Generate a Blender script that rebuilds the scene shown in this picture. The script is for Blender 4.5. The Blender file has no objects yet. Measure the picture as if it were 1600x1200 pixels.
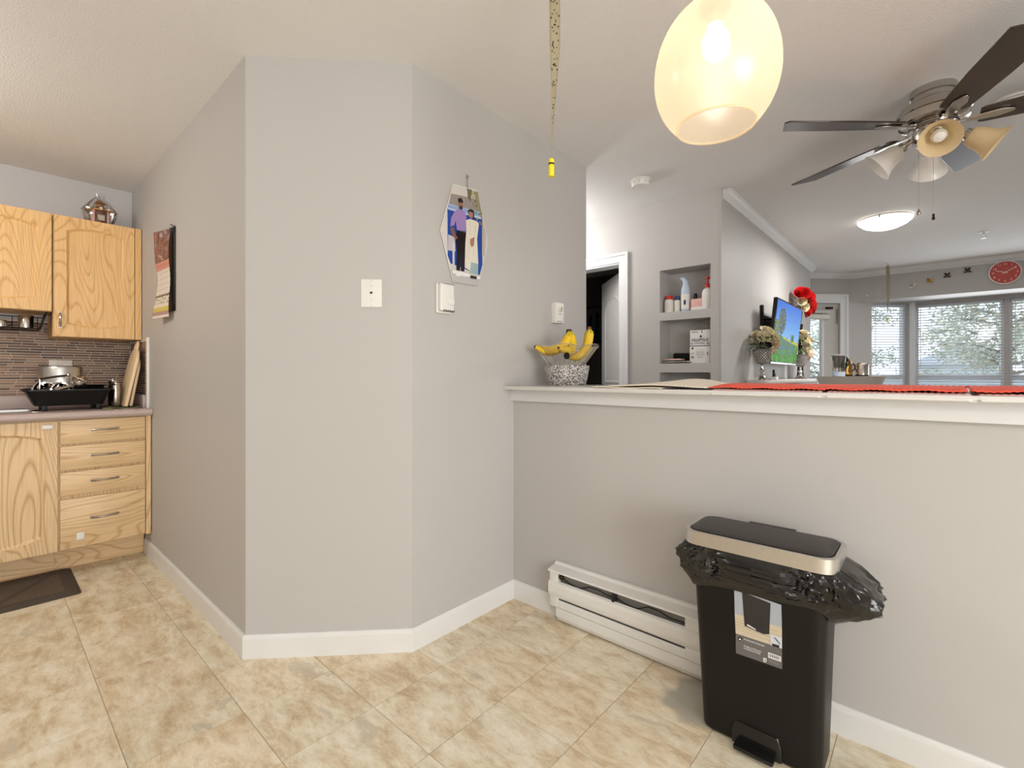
import bpy, bmesh, math, random
from mathutils import Vector, Matrix, noise

S = bpy.context.scene
COL = S.collection
PI = math.pi
random.seed(7)

# ------------------------------------------------------------------ camera
cam_d = bpy.data.cameras.new('camera')
cam = bpy.data.objects.new('camera', cam_d)
COL.objects.link(cam)
cam_d.sensor_fit = 'HORIZONTAL'
cam_d.sensor_width = 36.0
cam_d.lens = 739.0 / 1600.0 * 36.0
cam_d.shift_y = -14.0 / 1600.0
cam_d.clip_start = 0.02
cam.location = (0, 0, 1.145)
cam.rotation_euler = (PI / 2, 0, math.radians(41.7))
S.camera = cam

# ------------------------------------------------------------------ exposure, world
S.view_settings.view_transform = 'Standard'
S.view_settings.look = 'None'
S.view_settings.gamma = 1.0
S.view_settings.use_curve_mapping = False
S.view_settings.exposure = 0.02
S.cycles.max_bounces = 7
S.cycles.diffuse_bounces = 4
S.cycles.glossy_bounces = 3
S.cycles.transparent_max_bounces = 12
W = bpy.data.worlds.new('overcast_sky')
S.world = W
W.use_nodes = True
W.node_tree.nodes['Background'].inputs['Color'].default_value = (0.80, 0.90, 1.0, 1)
W.node_tree.nodes['Background'].inputs['Strength'].default_value = 1.9


def area(name, loc, rot, sx, sy, e, col):
    l = bpy.data.lights.new(name, 'AREA')
    l.shape = 'RECTANGLE'
    l.size = sx
    l.size_y = sy
    l.energy = e
    l.color = col
    o = bpy.data.objects.new(name, l)
    COL.objects.link(o)
    o.location = loc
    o.rotation_euler = rot
    return o


# added fill light from an unseen nook door, and daylight through the bay window
area('added_nook_fill', (2.95, -.4, 1.10), (PI / 2, 0, PI / 2), 2.4, 1.8, 104, (1.0, 0.985, 0.96))
area('daylight_bay_window', (0.9, 7.80, 1.45), (PI / 2, 0, PI), 2.0, 1.1, 22, (0.93, 0.97, 1.0))

# ------------------------------------------------------------------ helpers


def lin(v):
    v /= 255.0
    return v / 12.92 if v <= 0.04045 else ((v + 0.055) / 1.055) ** 2.4


def C(r, g, b):
    return (lin(r), lin(g), lin(b), 1.0)


def wm(o):
    m = o.matrix_basis
    return wm(o.parent) @ m if o.parent else m.copy()


def tag(o, label=None, cat=None, group=None, kind=None):
    if label:
        o['label'] = label
    if cat:
        o['category'] = cat
    if group:
        o['group'] = group
    if kind:
        o['kind'] = kind
    return o


def thing(name, label, cat, loc=(0, 0, 0), rz=0.0, group=None):
    o = bpy.data.objects.new(name, None)
    o.empty_display_size = 0.05
    COL.objects.link(o)
    o.location = loc
    o.rotation_euler = (0, 0, rz)
    return tag(o, label, cat, group)


def dup(root, loc, rz=None, label=None, group=None):
    r = root.copy()
    COL.objects.link(r)
    r.location = loc
    if rz is not None:
        r.rotation_euler = (0, 0, rz)
    tag(r, label, None, group)
    for ch in list(root.children):
        c = ch.copy()
        COL.objects.link(c)
        c.parent = r
        for g in list(ch.children):
            d = g.copy()
            COL.objects.link(d)
            d.parent = c
    return r


class MB:
    def __init__(s):
        s.v = []
        s.f = []
        s.c = []       # face colours (None or rgba)
        s.m = []       # face material index
        s.cur = None
        s.mi = 0

    def add(s, vs, fs):
        b = len(s.v)
        s.v += [Vector(v) for v in vs]
        for f in fs:
            s.f.append([b + i for i in f])
            s.c.append(s.cur)
            s.m.append(s.mi)
        return s

    def box(s, x0, x1, y0, y1, z0, z1):
        v = [(x, y, z) for z in (z0, z1) for y in (y0, y1) for x in (x0, x1)]
        return s.add(v, [(0, 2, 3, 1), (4, 5, 7, 6), (0, 1, 5, 4), (2, 6, 7, 3), (0, 4, 6, 2), (1, 3, 7, 5)])

    def obox(s, o, ax, ay, az):
        o, ax, ay, az = Vector(o), Vector(ax), Vector(ay), Vector(az)
        v = [o + ax * i + ay * j + az * k for k in (0, 1) for j in (0, 1) for i in (0, 1)]
        return s.add(v, [(0, 2, 3, 1), (4, 5, 7, 6), (0, 1, 5, 4), (2, 6, 7, 3), (0, 4, 6, 2), (1, 3, 7, 5)])

    def prism(s, poly, o, U, V, N):
        """poly 2D in (U,V) at o, extruded by N"""
        o, U, V, N = Vector(o), Vector(U), Vector(V), Vector(N)
        n = len(poly)
        a = [o + U * p[0] + V * p[1] for p in poly]
        b = [p + N for p in a]
        fs = [list(range(n))[::-1], list(range(n, 2 * n))]
        fs += [(i, (i + 1) % n, n + (i + 1) % n, n + i) for i in range(n)]
        return s.add(a + b, fs)

    def rings(s, rings, cap0=True, cap1=True, closed=True):
        n = len(rings[0])
        vs = [p for r in rings for p in r]
        fs = []
        for k in range(len(rings) - 1):
            for i in range(n if closed else n - 1):
                j = (i + 1) % n
                fs.append((k * n + i, k * n + j, (k + 1) * n + j, (k + 1) * n + i))
        if cap0:
            fs.append(list(range(n))[::-1])
        if cap1:
            fs.append([(len(rings) - 1) * n + i for i in range(n)])
        return s.add(vs, fs)

    def lathe(s, prof, c=(0, 0, 0), n=24, axis=(0, 0, 1), cap0=True, cap1=True):
        c = Vector(c)
        q = Vector((0, 0, 1)).rotation_difference(Vector(axis).normalized())
        R = []
        for r, z in prof:
            r = max(r, 1e-5)
            R.append([c + q @ Vector((r * math.cos(2 * PI * i / n), r * math.sin(2 * PI * i / n), z)) for i in range(n)])
        return s.rings(R, cap0, cap1)

    def cyl(s, p0, p1, r0, r1=None, n=16):
        p0, p1 = Vector(p0), Vector(p1)
        d = p1 - p0
        return s.lathe([(r0, 0), (r1 if r1 is not None else r0, d.length)], p0, n, d)

    def tube(s, pts, r, n=8, closed=False):
        pts = [Vector(p) for p in pts]
        R = []
        up = None
        L = len(pts)
        for i, p in enumerate(pts):
            if closed:
                t = pts[(i + 1) % L] - pts[i - 1]
            else:
                t = pts[min(i + 1, L - 1)] - pts[max(i - 1, 0)]
            t.normalize()
            if up is None:
                up = Vector((0, 0, 1)) if abs(t.z) < .9 else Vector((1, 0, 0))
            a = t.cross(up).normalized()
            up = a.cross(t).normalized()
            rr = r[i] if isinstance(r, (list, tuple)) else r
            R.append([p + (a * math.cos(2 * PI * k / n) + up * math.sin(2 * PI * k / n)) * rr for k in range(n)])
        if closed:
            R.append(R[0])
            return s.rings(R, False, False)
        return s.rings(R)

    def ell(s, c, rx, ry, rz, n=12, m=8):
        c = Vector(c)
        R = []
        for j in range(m + 1):
            a = -PI / 2 + PI * j / m
            k = max(math.cos(a), 1e-4)
            R.append([c + Vector((rx * k * math.cos(2 * PI * i / n), ry * k * math.sin(2 * PI * i / n), rz * math.sin(a))) for i in range(n)])
        return s.rings(R)

    def grid(s, fn, nu, nv, colfn=None):
        vs = [fn(i / nu, j / nv) for j in range(nv + 1) for i in range(nu + 1)]
        b = len(s.v)
        s.v += [Vector(v) for v in vs]
        for j in range(nv):
            for i in range(nu):
                a = b + j * (nu + 1) + i
                s.f.append([a, a + 1, a + nu + 2, a + nu + 1])
                s.c.append(colfn((i + .5) / nu, (j + .5) / nv) if colfn else s.cur)
                s.m.append(s.mi)
        return s

    def poly(s, pts, col=None):
        b = len(s.v)
        s.v += [Vector(p) for p in pts]
        s.f.append(list(range(b, b + len(pts))))
        s.c.append(col or s.cur)
        s.m.append(s.mi)
        return s

    def build(s, name, mat, parent=None, bevel=0, seg=2, smooth=35, world=True, solid=0, weld=False, subsurf=0, label=None):
        vs = s.v
        if parent is not None and world:
            inv = wm(parent).inverted()
            vs = [inv @ v for v in vs]
        me = bpy.data.meshes.new(name)
        me.from_pydata([tuple(v) for v in vs], [], s.f)
        mats = mat if isinstance(mat, (list, tuple)) else [mat]
        for m in mats:
            me.materials.append(MAT[m] if isinstance(m, str) else m)
        if len(mats) > 1:
            me.polygons.foreach_set('material_index', s.m)
        if any(c is not None for c in s.c):
            at = me.attributes.new('Col', 'FLOAT_COLOR', 'CORNER')
            flat = []
            for f, c in zip(s.f, s.c):
                flat += list(c or (.5, .5, .5, 1)) * len(f)
            at.data.foreach_set('color', flat)
        if bevel or weld or subsurf:
            bm = bmesh.new()
            bm.from_mesh(me)
            if weld:
                bmesh.ops.remove_doubles(bm, verts=bm.verts, dist=1e-5)
            bmesh.ops.recalc_face_normals(bm, faces=bm.faces)
            if bevel:
                es = [e for e in bm.edges if len(e.link_faces) == 2 and e.calc_face_angle(0) > .5]
                bmesh.ops.bevel(bm, geom=es, offset=bevel, segments=seg, affect='EDGES', clamp_overlap=True, profile=.5)
            bm.to_mesh(me)
            bm.free()
        if smooth:
            for p in me.polygons:
                p.use_smooth = True
            me.set_sharp_from_angle(angle=math.radians(smooth))
        me.update()
        o = bpy.data.objects.new(name, me)
        COL.objects.link(o)
        if parent is not None:
            o.parent = parent
        if solid:
            md = o.modifiers.new('thickness', 'SOLIDIFY')
            md.thickness = solid
            md.offset = 0
        if label:
            o['label'] = label
        return o


def box(name, mat, dims, parent=None, bevel=0.0, **k):
    return MB().box(*dims).build(name, mat, parent, bevel=bevel, **k)


_tc = {}


def text2d(txt, h):
    """flat polygons of a word, height h, origin at its lower left"""
    if txt not in _tc:
        cu = bpy.data.curves.new('lettering', 'FONT')
        cu.body = txt
        cu.size = 1.0
        cu.resolution_u = 2
        o = bpy.data.objects.new('lettering', cu)
        COL.objects.link(o)
        me = o.to_mesh()
        P = [(v.co.x, v.co.y) for v in me.vertices]
        F = [list(p.vertices) for p in me.polygons]
        o.to_mesh_clear()
        bpy.data.objects.remove(o)
        bpy.data.curves.remove(cu)
        _tc[txt] = (P, F)
    P, F = _tc[txt]
    return [[(P[i][0] * h / .72, P[i][1] * h / .72) for i in f] for f in F]


def textw(txt, h):
    ps = [p[0] for f in text2d(txt, h) for p in f]
    return max(ps) if ps else 0


class Decal:
    """flat print: coloured polygons on thin layers of one mesh"""

    def __init__(s, o, U, V):
        s.o, s.U, s.V = Vector(o), Vector(U), Vector(V)
        s.N = s.U.cross(s.V).normalized()
        s.mb = MB()

    def p(s, pts, col, layer=0):
        s.mb.poly([s.o + s.U * a + s.V * b + s.N * (.0004 * layer) for a, b in pts], col)

    def r(s, a0, b0, a1, b1, col, layer=0):
        s.p([(a0, b0), (a1, b0), (a1, b1), (a0, b1)], col, layer)

    def disc(s, a, b, ra, rb, col, layer=0, n=20):
        s.p([(a + ra * math.cos(2 * PI * i / n), b + rb * math.sin(2 * PI * i / n)) for i in range(n)], col, layer)

    def line(s, a0, b0, a1, b1, w, col, layer=0):
        d = Vector((a1 - a0, b1 - b0)).normalized()
        n = Vector((-d.y, d.x)) * w / 2
        s.p([(a0 + n.x, b0 + n.y), (a0 - n.x, b0 - n.y), (a1 - n.x, b1 - n.y), (a1 + n.x, b1 + n.y)], col, layer)

    def t(s, txt, a, b, h, col, layer=1, center=False, sx=1.0):
        if center:
            a -= textw(txt, h) * sx / 2
        for f in text2d(txt, h):
            s.p([(a + x * sx, b + y) for x, y in f], col, layer)

    def build(s, name, mat, parent, **k):
        return s.mb.build(name, mat, parent, smooth=0, **k)


# ------------------------------------------------------------------ materials
MAT = {}


def new(name):
    m = bpy.data.materials.new(name)
    m.use_nodes = True
    MAT[name] = m
    nt = m.node_tree
    return m, nt, nt.nodes['Principled BSDF']


def N(nt, t, **k):
    n = nt.nodes.new(t)
    for a, v in k.items():
        if hasattr(n, a):
            setattr(n, a, v)
        else:
            n.inputs[a.replace('_', ' ')].default_value = v
    return n


def bump(nt, b, src, strength, dist=.002):
    bp = N(nt, 'ShaderNodeBump')
    bp.inputs['Strength'].default_value = strength
    bp.inputs['Distance'].default_value = dist
    nt.links.new(src, bp.inputs['Height'])
    nt.links.new(bp.outputs[0], b.inputs['Normal'])


def plain(name, col, rough=.5, metal=0.0, nscale=0, nb=0.0, var=0.0, spec=None, coat=0):
    m, nt, b = new(name)
    b.inputs['Base Color'].default_value = col
    b.inputs['Roughness'].default_value = rough
    b.inputs['Metallic'].default_value = metal
    if spec is not None:
        b.inputs['Specular IOR Level'].default_value = spec
    if coat:
        b.inputs['Coat Weight'].default_value = coat
    tc = N(nt, 'ShaderNodeTexCoord')
    nz = N(nt, 'ShaderNodeTexNoise')
    nz.inputs['Scale'].default_value = nscale or 40
    nz.inputs['Detail'].default_value = 4
    nt.links.new(tc.outputs['Object'], nz.inputs['Vector'])
    if nb:
        bump(nt, b, nz.outputs[0], nb)
    mx = N(nt, 'ShaderNodeMix', data_type='RGBA')
    v = var or .03
    mx.inputs[6].default_value = tuple(c * (1 - v) for c in col[:3]) + (1,)
    mx.inputs[7].default_value = tuple(min(1, c * (1 + v)) for c in col[:3]) + (1,)
    nt.links.new(nz.outputs[0], mx.inputs[0])
    nt.links.new(mx.outputs[2], b.inputs['Base Color'])
    return m


def ramp(nt, src, stops):
    r = N(nt, 'ShaderNodeValToRGB')
    el = r.color_ramp.elements
    while len(el) < len(stops):
        el.new(.5)
    for e, (p, c) in zip(el, stops):
        e.position = p
        e.color = c
    nt.links.new(src, r.inputs[0])
    return r


def mixc(nt, a, b, fac, mode='MIX'):
    mx = N(nt, 'ShaderNodeMix', data_type='RGBA', blend_type=mode)
    for i, s in ((6, a), (7, b), (0, fac)):
        if hasattr(s, 'is_linked'):
            nt.links.new(s, mx.inputs[i])
        else:
            mx.inputs[i].default_value = s
    return mx.outputs[2]


def oak(name, axis, light, mid, dark, rs=5.0):
    m, nt, b = new(name)
    tc = N(nt, 'ShaderNodeTexCoord')
    oi = N(nt, 'ShaderNodeObjectInfo')
    off = N(nt, 'ShaderNodeVectorMath', operation='SCALE')
    comb = N(nt, 'ShaderNodeCombineXYZ')
    for i in range(3):
        nt.links.new(oi.outputs['Random'], comb.inputs[i])
    nt.links.new(comb.outputs[0], off.inputs[0])
    off.inputs['Scale'].default_value = 17.0
    add = N(nt, 'ShaderNodeVectorMath', operation='ADD')
    nt.links.new(tc.outputs['Object'], add.inputs[0])
    nt.links.new(off.outputs[0], add.inputs[1])
    mp = N(nt, 'ShaderNodeMapping')
    sc = [1.0, 1.0, 1.0]
    sc[axis] = .14
    mp.inputs['Scale'].default_value = sc
    nt.links.new(add.outputs[0], mp.inputs[0])
    nz = N(nt, 'ShaderNodeTexNoise')
    nz.inputs['Scale'].default_value = rs
    nz.inputs['Detail'].default_value = 1.2
    nz.inputs['Roughness'].default_value = .4
    nt.links.new(mp.outputs[0], nz.inputs['Vector'])
    mul = N(nt, 'ShaderNodeMath', operation='MULTIPLY')
    mul.inputs[1].default_value = 34
    nt.links.new(nz.outputs[0], mul.inputs[0])
    fr = N(nt, 'ShaderNodeMath', operation='FRACT')
    nt.links.new(mul.outputs[0], fr.inputs[0])
    r = ramp(nt, fr.outputs[0], [(0, mid), (.12, light), (.70, light), (.92, dark), (1, mid)])
    mp2 = N(nt, 'ShaderNodeMapping')
    sc2 = [150.0, 150.0, 150.0]
    sc2[axis] = 5.0
    mp2.inputs['Scale'].default_value = sc2
    nt.links.new(add.outputs[0], mp2.inputs[0])
    nz2 = N(nt, 'ShaderNodeTexNoise')
    nz2.inputs['Scale'].default_value = 1.0
    nz2.inputs['Detail'].default_value = 2
    nt.links.new(mp2.outputs[0], nz2.inputs['Vector'])
    r2 = ramp(nt, nz2.outputs[0], [(.35, (.82, .77, .72, 1)), (.55, (1, 1, 1, 1))])
    col = mixc(nt, r.outputs[0], r2.outputs[0], .6, 'MULTIPLY')
    nt.links.new(col, b.inputs['Base Color'])
    b.inputs['Roughness'].default_value = .42
    bump(nt, b, nz2.outputs[0], .12, .001)
    return m


def glassy(name, col=(1, 1, 1, 1), refl=.08, rough=.02, tint=None):
    """thin clear pane: lets light through and mirrors a little"""
    m, nt, b = new(name)
    out = nt.nodes['Material Output']
    nt.nodes.remove(b)
    tr = N(nt, 'ShaderNodeBsdfTransparent')
    tr.inputs[0].default_value = tint or col
    gl = N(nt, 'ShaderNodeBsdfGlossy')
    gl.inputs['Roughness'].default_value = rough
    lw = N(nt, 'ShaderNodeLayerWeight')
    lw.inputs[0].default_value = .25
    ad = N(nt, 'ShaderNodeMath', operation='MULTIPLY_ADD')
    ad.inputs[1].default_value = .6
    ad.inputs[2].default_value = refl
    nt.links.new(lw.outputs['Fresnel'], ad.inputs[0])
    mx = N(nt, 'ShaderNodeMixShader')
    nt.links.new(ad.outputs[0], mx.inputs[0])
    nt.links.new(tr.outputs[0], mx.inputs[1])
    nt.links.new(gl.outputs[0], mx.inputs[2])
    nt.links.new(mx.outputs[0], out.inputs[0])
    return m


def frosted(name, col, clear=.35, rough=.25, emit=0):
    """milky lamp glass: diffuse through-light plus some clear view"""
    m, nt, b = new(name)
    out = nt.nodes['Material Output']
    nt.nodes.remove(b)
    tr = N(nt, 'ShaderNodeBsdfTransparent')
    tr.inputs[0].default_value = tuple(.5 + .5 * c for c in col[:3]) + (1,)
    tl = N(nt, 'ShaderNodeBsdfTranslucent')
    tl.inputs[0].default_value = col
    df = N(nt, 'ShaderNodeBsdfDiffuse')
    df.inputs[0].default_value = col
    gl = N(nt, 'ShaderNodeBsdfGlossy')
    gl.inputs['Roughness'].default_value = rough
    a = N(nt, 'ShaderNodeMixShader')
    a.inputs[0].default_value = .45
    nt.links.new(tl.outputs[0], a.inputs[1])
    nt.links.new(df.outputs[0], a.inputs[2])
    c = N(nt, 'ShaderNodeMixShader')
    c.inputs[0].default_value = clear
    nt.links.new(a.outputs[0], c.inputs[1])
    nt.links.new(tr.outputs[0], c.inputs[2])
    d = N(nt, 'ShaderNodeMixShader')
    d.inputs[0].default_value = .06
    nt.links.new(c.outputs[0], d.inputs[1])
    nt.links.new(gl.outputs[0], d.inputs[2])
    nt.links.new(d.outputs[0], out.inputs[0])
    return m


def emis(name, col, st):
    m, nt, b = new(name)
    b.inputs['Base Color'].default_value = col
    b.inputs['Emission Color'].default_value = col
    b.inputs['Emission Strength'].default_value = st
    return m


def vcol(name, rough=.5, emit=0.0, metal=0.0, spec=.3):
    m, nt, b = new(name)
    at = N(nt, 'ShaderNodeAttribute')
    at.attribute_name = 'Col'
    nt.links.new(at.outputs['Color'], b.inputs['Base Color'])
    b.inputs['Roughness'].default_value = rough
    b.inputs['Metallic'].default_value = metal
    b.inputs['Specular IOR Level'].default_value = spec
    if emit:
        b.inputs['Base Color'].default_value = (0, 0, 0, 1)
        nt.links.remove(b.inputs['Base Color'].links[0])
        b.inputs['Base Color'].default_value = (.02, .02, .02, 1)
        nt.links.new(at.outputs['Color'], b.inputs['Emission Color'])
        b.inputs['Emission Strength'].default_value = emit
    return m


# painted surfaces
plain('wall_paint', C(190, 187, 184), .55, nscale=900, nb=.05, var=.012, spec=.3)
plain('ceiling_paint', C(236, 235, 234), .8, nscale=150, nb=1.0, var=.02, spec=.1)
plain('trim_white', C(227, 227, 228), .4, nscale=30, var=.015)
plain('baseboard_paint', C(226, 225, 223), .4, nscale=9, var=.04)
plain('ledge_paint', C(221, 219, 217), .35, nscale=12, var=.03)
plain('white_plastic', C(232, 229, 224), .4, nscale=20, var=.01)
plain('ivory_plastic', C(225, 219, 208), .42, nscale=20, var=.01)
plain('heater_enamel', C(229, 227, 223), .35, nscale=14, var=.02)
plain('dark_slot', C(40, 38, 37), .8)
plain('fin_metal', C(138, 134, 130), .5, .2, nscale=200, var=.2)
plain('black_plastic', C(22, 20, 19), .42, nscale=400, nb=.08, var=.05, spec=.25)
plain('black_gloss', C(20, 19, 19), .18)
plain('bag_black', C(12, 12, 13), .2, nscale=60, nb=.25, spec=.7)
plain('lid_black', C(44, 40, 38), .4, nscale=500, nb=.05, var=.04)
plain('steel', C(205, 198, 192), .22, 1.0, nscale=80, var=.05)
plain('brushed_steel', C(214, 212, 210), .3, 1.0, nscale=60, var=.06)
plain('chrome', C(225, 222, 218), .08, 1.0)
plain('nickel', C(196, 190, 182), .2, 1.0, nscale=70, var=.05)
plain('gold_metal', C(196, 150, 84), .2, 1.0)
plain('brass', C(150, 116, 60), .3, 1.0)
plain('dark_bronze', C(62, 48, 36), .4, .8)
plain('walnut_blade', C(58, 45, 39), .3, nscale=60, var=.2, coat=.3)
plain('countertop_pink', C(188, 170, 164), .35, nscale=300, var=.05)
plain('kitchen_wall', C(190, 187, 187), .55, nscale=900, nb=.05, var=.012)
plain('mat_rubber', C(72, 62, 56), .7, nscale=300, nb=.3, var=.15)
plain('mat_groove', C(88, 76, 66), .75, nscale=140, nb=.3, var=.35)
plain('green_cloth', C(120, 118, 84), .9, nscale=60, nb=.3, var=.2)
plain('board_wood', C(238, 210, 168), .5, nscale=25, var=.06)
plain('mat_red', C(238, 92, 70), .8, nscale=300, nb=.3, var=.05)
plain('mat_cream', C(234, 222, 206), .85, nscale=300, nb=.3, var=.05)
plain('mat_white', C(232, 228, 222), .85, nscale=300, nb=.2, var=.03)
plain('banana_yellow', C(240, 200, 40), .45, nscale=18, var=.12)
plain('banana_green', C(160, 165, 50), .5, nscale=30, var=.15)
plain('banana_tip', C(58, 42, 26), .7)
plain('flypaper', C(156, 146, 118), .5, nscale=30, var=.08)
plain('fly_speck', C(52, 44, 34), .7)
plain('yellow_tube', C(236, 216, 40), .4)
plain('red_plastic', C(214, 40, 36), .35)
plain('navy_plastic', C(44, 52, 96), .4)
plain('grey_cloth', C(168, 164, 160), .9, nscale=120, nb=.3, var=.1)
plain('pink_paint', C(226, 178, 168), .5)
plain('pale_blue', C(196, 212, 232), .35)
plain('rose_red', C(205, 14, 16), .55, nscale=30, var=.25)
plain('rose_cream', C(236, 224, 190), .6, nscale=30, var=.06)
plain('rose_peach', C(238, 204, 176), .6, nscale=30, var=.08)
plain('leaf_green', C(88, 106, 62), .6, nscale=30, var=.25)
plain('dry_filler', C(206, 196, 160), .8, nscale=60, var=.2)
plain('drum_paint', C(200, 192, 184), .5, nscale=20, var=.02)
plain('mantel_paint', C(214, 209, 204), .45, nscale=20, var=.02)
plain('vinyl_frame', C(236, 239, 244), .4, nscale=20, var=.02)
plain('door_paint', C(222, 220, 217), .4, nscale=20, var=.02)
plain('grey_door', C(200, 196, 190), .45, nscale=20, var=.02)
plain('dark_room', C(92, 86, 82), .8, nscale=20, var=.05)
plain('grout', C(196, 180, 150), .85, nscale=60, var=.1)
plain('mosaic_grout', C(222, 206, 190), .85, nscale=60, var=.08)
plain('brown_sugar', C(120, 62, 34), .4, nscale=120, nb=.4, var=.35)
plain('bark', C(140, 128, 116), .9, nscale=30, nb=.4, var=.25)
plain('needle_green', C(192, 200, 182), .8, nscale=3, var=.35)  # leaves and bark paled, distant haze put into their colours
plain('autumn_leaf', C(214, 204, 180), .8, nscale=3, var=.3)  # paled the same way, haze in the colour
plain('house_pale', C(222, 230, 240), .7, nscale=6, var=.04)
plain('house_roof', C(206, 214, 226), .8, nscale=6, var=.08)
plain('ground_green', C(120, 124, 104), .95, nscale=2, var=.3)
plain('red_clock', C(196, 72, 64), .45)
plain('carpet', C(170, 158, 142), .95, nscale=200, nb=.4, var=.1)
vcol('print_paper', .35)
vcol('print_gloss', .12, spec=.5)
vcol('tile_glaze', .4, spec=.22)
vcol('tv_picture', .5, emit=.9, spec=.1)
glassy('window_glass', refl=.03)
glassy('clear_wrap', refl=.10, rough=.08)
glassy('clear_bowl', refl=.10, rough=.05, tint=(.96, .95, .93, 1))
glassy('smoke_glass', refl=.06, tint=(.55, .53, .52, 1))
frosted('slat_white', (.94, .96, 1.0, 1), clear=.05)
frosted('parapet_white', (.92, .96, 1.0, 1), clear=.04)
frosted('pendant_glass', (1.0, .88, .70, 1), clear=.5)
frosted('bell_glass', (1.0, .98, .95, 1), clear=.08)
frosted('bell_glass_pendant_lit', (1.0, .86, .60, 1), clear=.12)  # same glass as bell_glass, the pendant's warm light put into its colour
emis('bulb_glow', (1.0, .92, .78, 1), 14)
emis('dome_glow', (1.0, .96, .90, 1), 3.0)
oak('oak_upright', 2, C(231, 188, 128), C(224, 179, 117), C(210, 160, 98))
oak('oak_level', 1, C(228, 196, 150), C(221, 186, 138), C(202, 164, 116))
oak('oak_base_upright', 2, C(228, 196, 150), C(218, 182, 134), C(196, 156, 108), 4.0)

# speckled granite-look pot
m, nt, b = new('granite')
tc = N(nt, 'ShaderNodeTexCoord')
vz = N(nt, 'ShaderNodeTexVoronoi')
vz.inputs['Scale'].default_value = 280
nt.links.new(tc.outputs['Object'], vz.inputs['Vector'])
sp = N(nt, 'ShaderNodeSeparateColor')
nt.links.new(vz.outputs['Color'], sp.inputs[0])
r = ramp(nt, sp.outputs[0], [(0, C(30, 28, 28)), (.34, C(60, 56, 54)), (.36, C(150, 144, 140)), (.62, C(214, 208, 204)), (1, C(235, 230, 226))])
nt.links.new(r.outputs[0], b.inputs['Base Color'])
b.inputs['Roughness'].default_value = .5

# stone-look vinyl floor tile; colour differs from tile to tile
m, nt, b = new('floor_vinyl')
tc = N(nt, 'ShaderNodeTexCoord')
oi = N(nt, 'ShaderNodeObjectInfo')
cb = N(nt, 'ShaderNodeCombineXYZ')
mu = N(nt, 'ShaderNodeMath', operation='MULTIPLY')
mu.inputs[1].default_value = 37.0
nt.links.new(oi.outputs['Random'], mu.inputs[0])
nt.links.new(mu.outputs[0], cb.inputs[0])
nt.links.new(mu.outputs[0], cb.inputs[2])
ad = N(nt, 'ShaderNodeVectorMath', operation='ADD')
nt.links.new(tc.outputs['Object'], ad.inputs[0])
nt.links.new(cb.outputs[0], ad.inputs[1])
mp = N(nt, 'ShaderNodeMapping')
mp.inputs['Scale'].default_value = (.62, 1.35, 1)
mp.inputs['Rotation'].default_value = (0, 0, .35)
nt.links.new(ad.outputs[0], mp.inputs[0])


def fn(sc, det, ro=.6, dist=0.0):
    n = N(nt, 'ShaderNodeTexNoise')
    n.inputs['Scale'].default_value = sc
    n.inputs['Detail'].default_value = det
    n.inputs['Roughness'].default_value = ro
    n.inputs['Distortion'].default_value = dist
    nt.links.new(mp.outputs[0], n.inputs['Vector'])
    return n


n1 = fn(9, 12, .74, .25)
n2 = fn(26, 10, .78, .15)
n3 = fn(5, 8, .62, .5)
base = ramp(nt, n1.outputs[0], [(.34, C(200, 177, 146)), (.44, C(220, 206, 180)), (.52, C(234, 226, 206)), (.62, C(246, 242, 230))])
fine = ramp(nt, n2.outputs[0], [(.38, C(208, 186, 164)), (.46, C(248, 245, 238)), (.66, C(255, 252, 246))])
col = mixc(nt, base.outputs[0], fine.outputs[0], .42, 'MULTIPLY')
gm = ramp(nt, n3.outputs[0], [(.62, (0, 0, 0, 1)), (.66, (.65, .65, .65, 1))])
col = mixc(nt, col, C(200, 192, 174), gm.outputs[0])
tone = ramp(nt, oi.outputs['Random'], [(0, C(246, 243, 236)), (.55, C(255, 253, 249)), (1, C(252, 244, 234))])
col = mixc(nt, col, tone.outputs[0], 1.0, 'MULTIPLY')
# worn grey scuff beside the bin (a mark with a place and shape of its own)
ge = N(nt, 'ShaderNodeNewGeometry')
ds = N(nt, 'ShaderNodeVectorMath', operation='DISTANCE')
nzp = N(nt, 'ShaderNodeTexNoise')
nzp.inputs['Scale'].default_value = 9
nzp.inputs['Detail'].default_value = 5
nt.links.new(ge.outputs['Position'], nzp.inputs['Vector'])
wv = N(nt, 'ShaderNodeVectorMath', operation='MULTIPLY_ADD')
nt.links.new(nzp.outputs['Color'], wv.inputs[0])
wv.inputs[1].default_value = (.16, .16, 0)
nt.links.new(ge.outputs['Position'], wv.inputs[2])
nt.links.new(wv.outputs[0], ds.inputs[0])
ds.inputs[1].default_value = (-.60 + .08, 1.69 + .08, 0)
sm = ramp(nt, ds.outputs['Value'], [(.10, (.8, .8, .8, 1)), (.135, (0, 0, 0, 1))])
col = mixc(nt, col, C(166, 164, 154), sm.outputs[0])
nt.links.new(col, b.inputs['Base Color'])
b.inputs['Roughness'].default_value = .38
bump(nt, b, n2.outputs[0], .18, .002)

# ------------------------------------------------------------------ the setting
CEIL = 2.44


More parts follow.
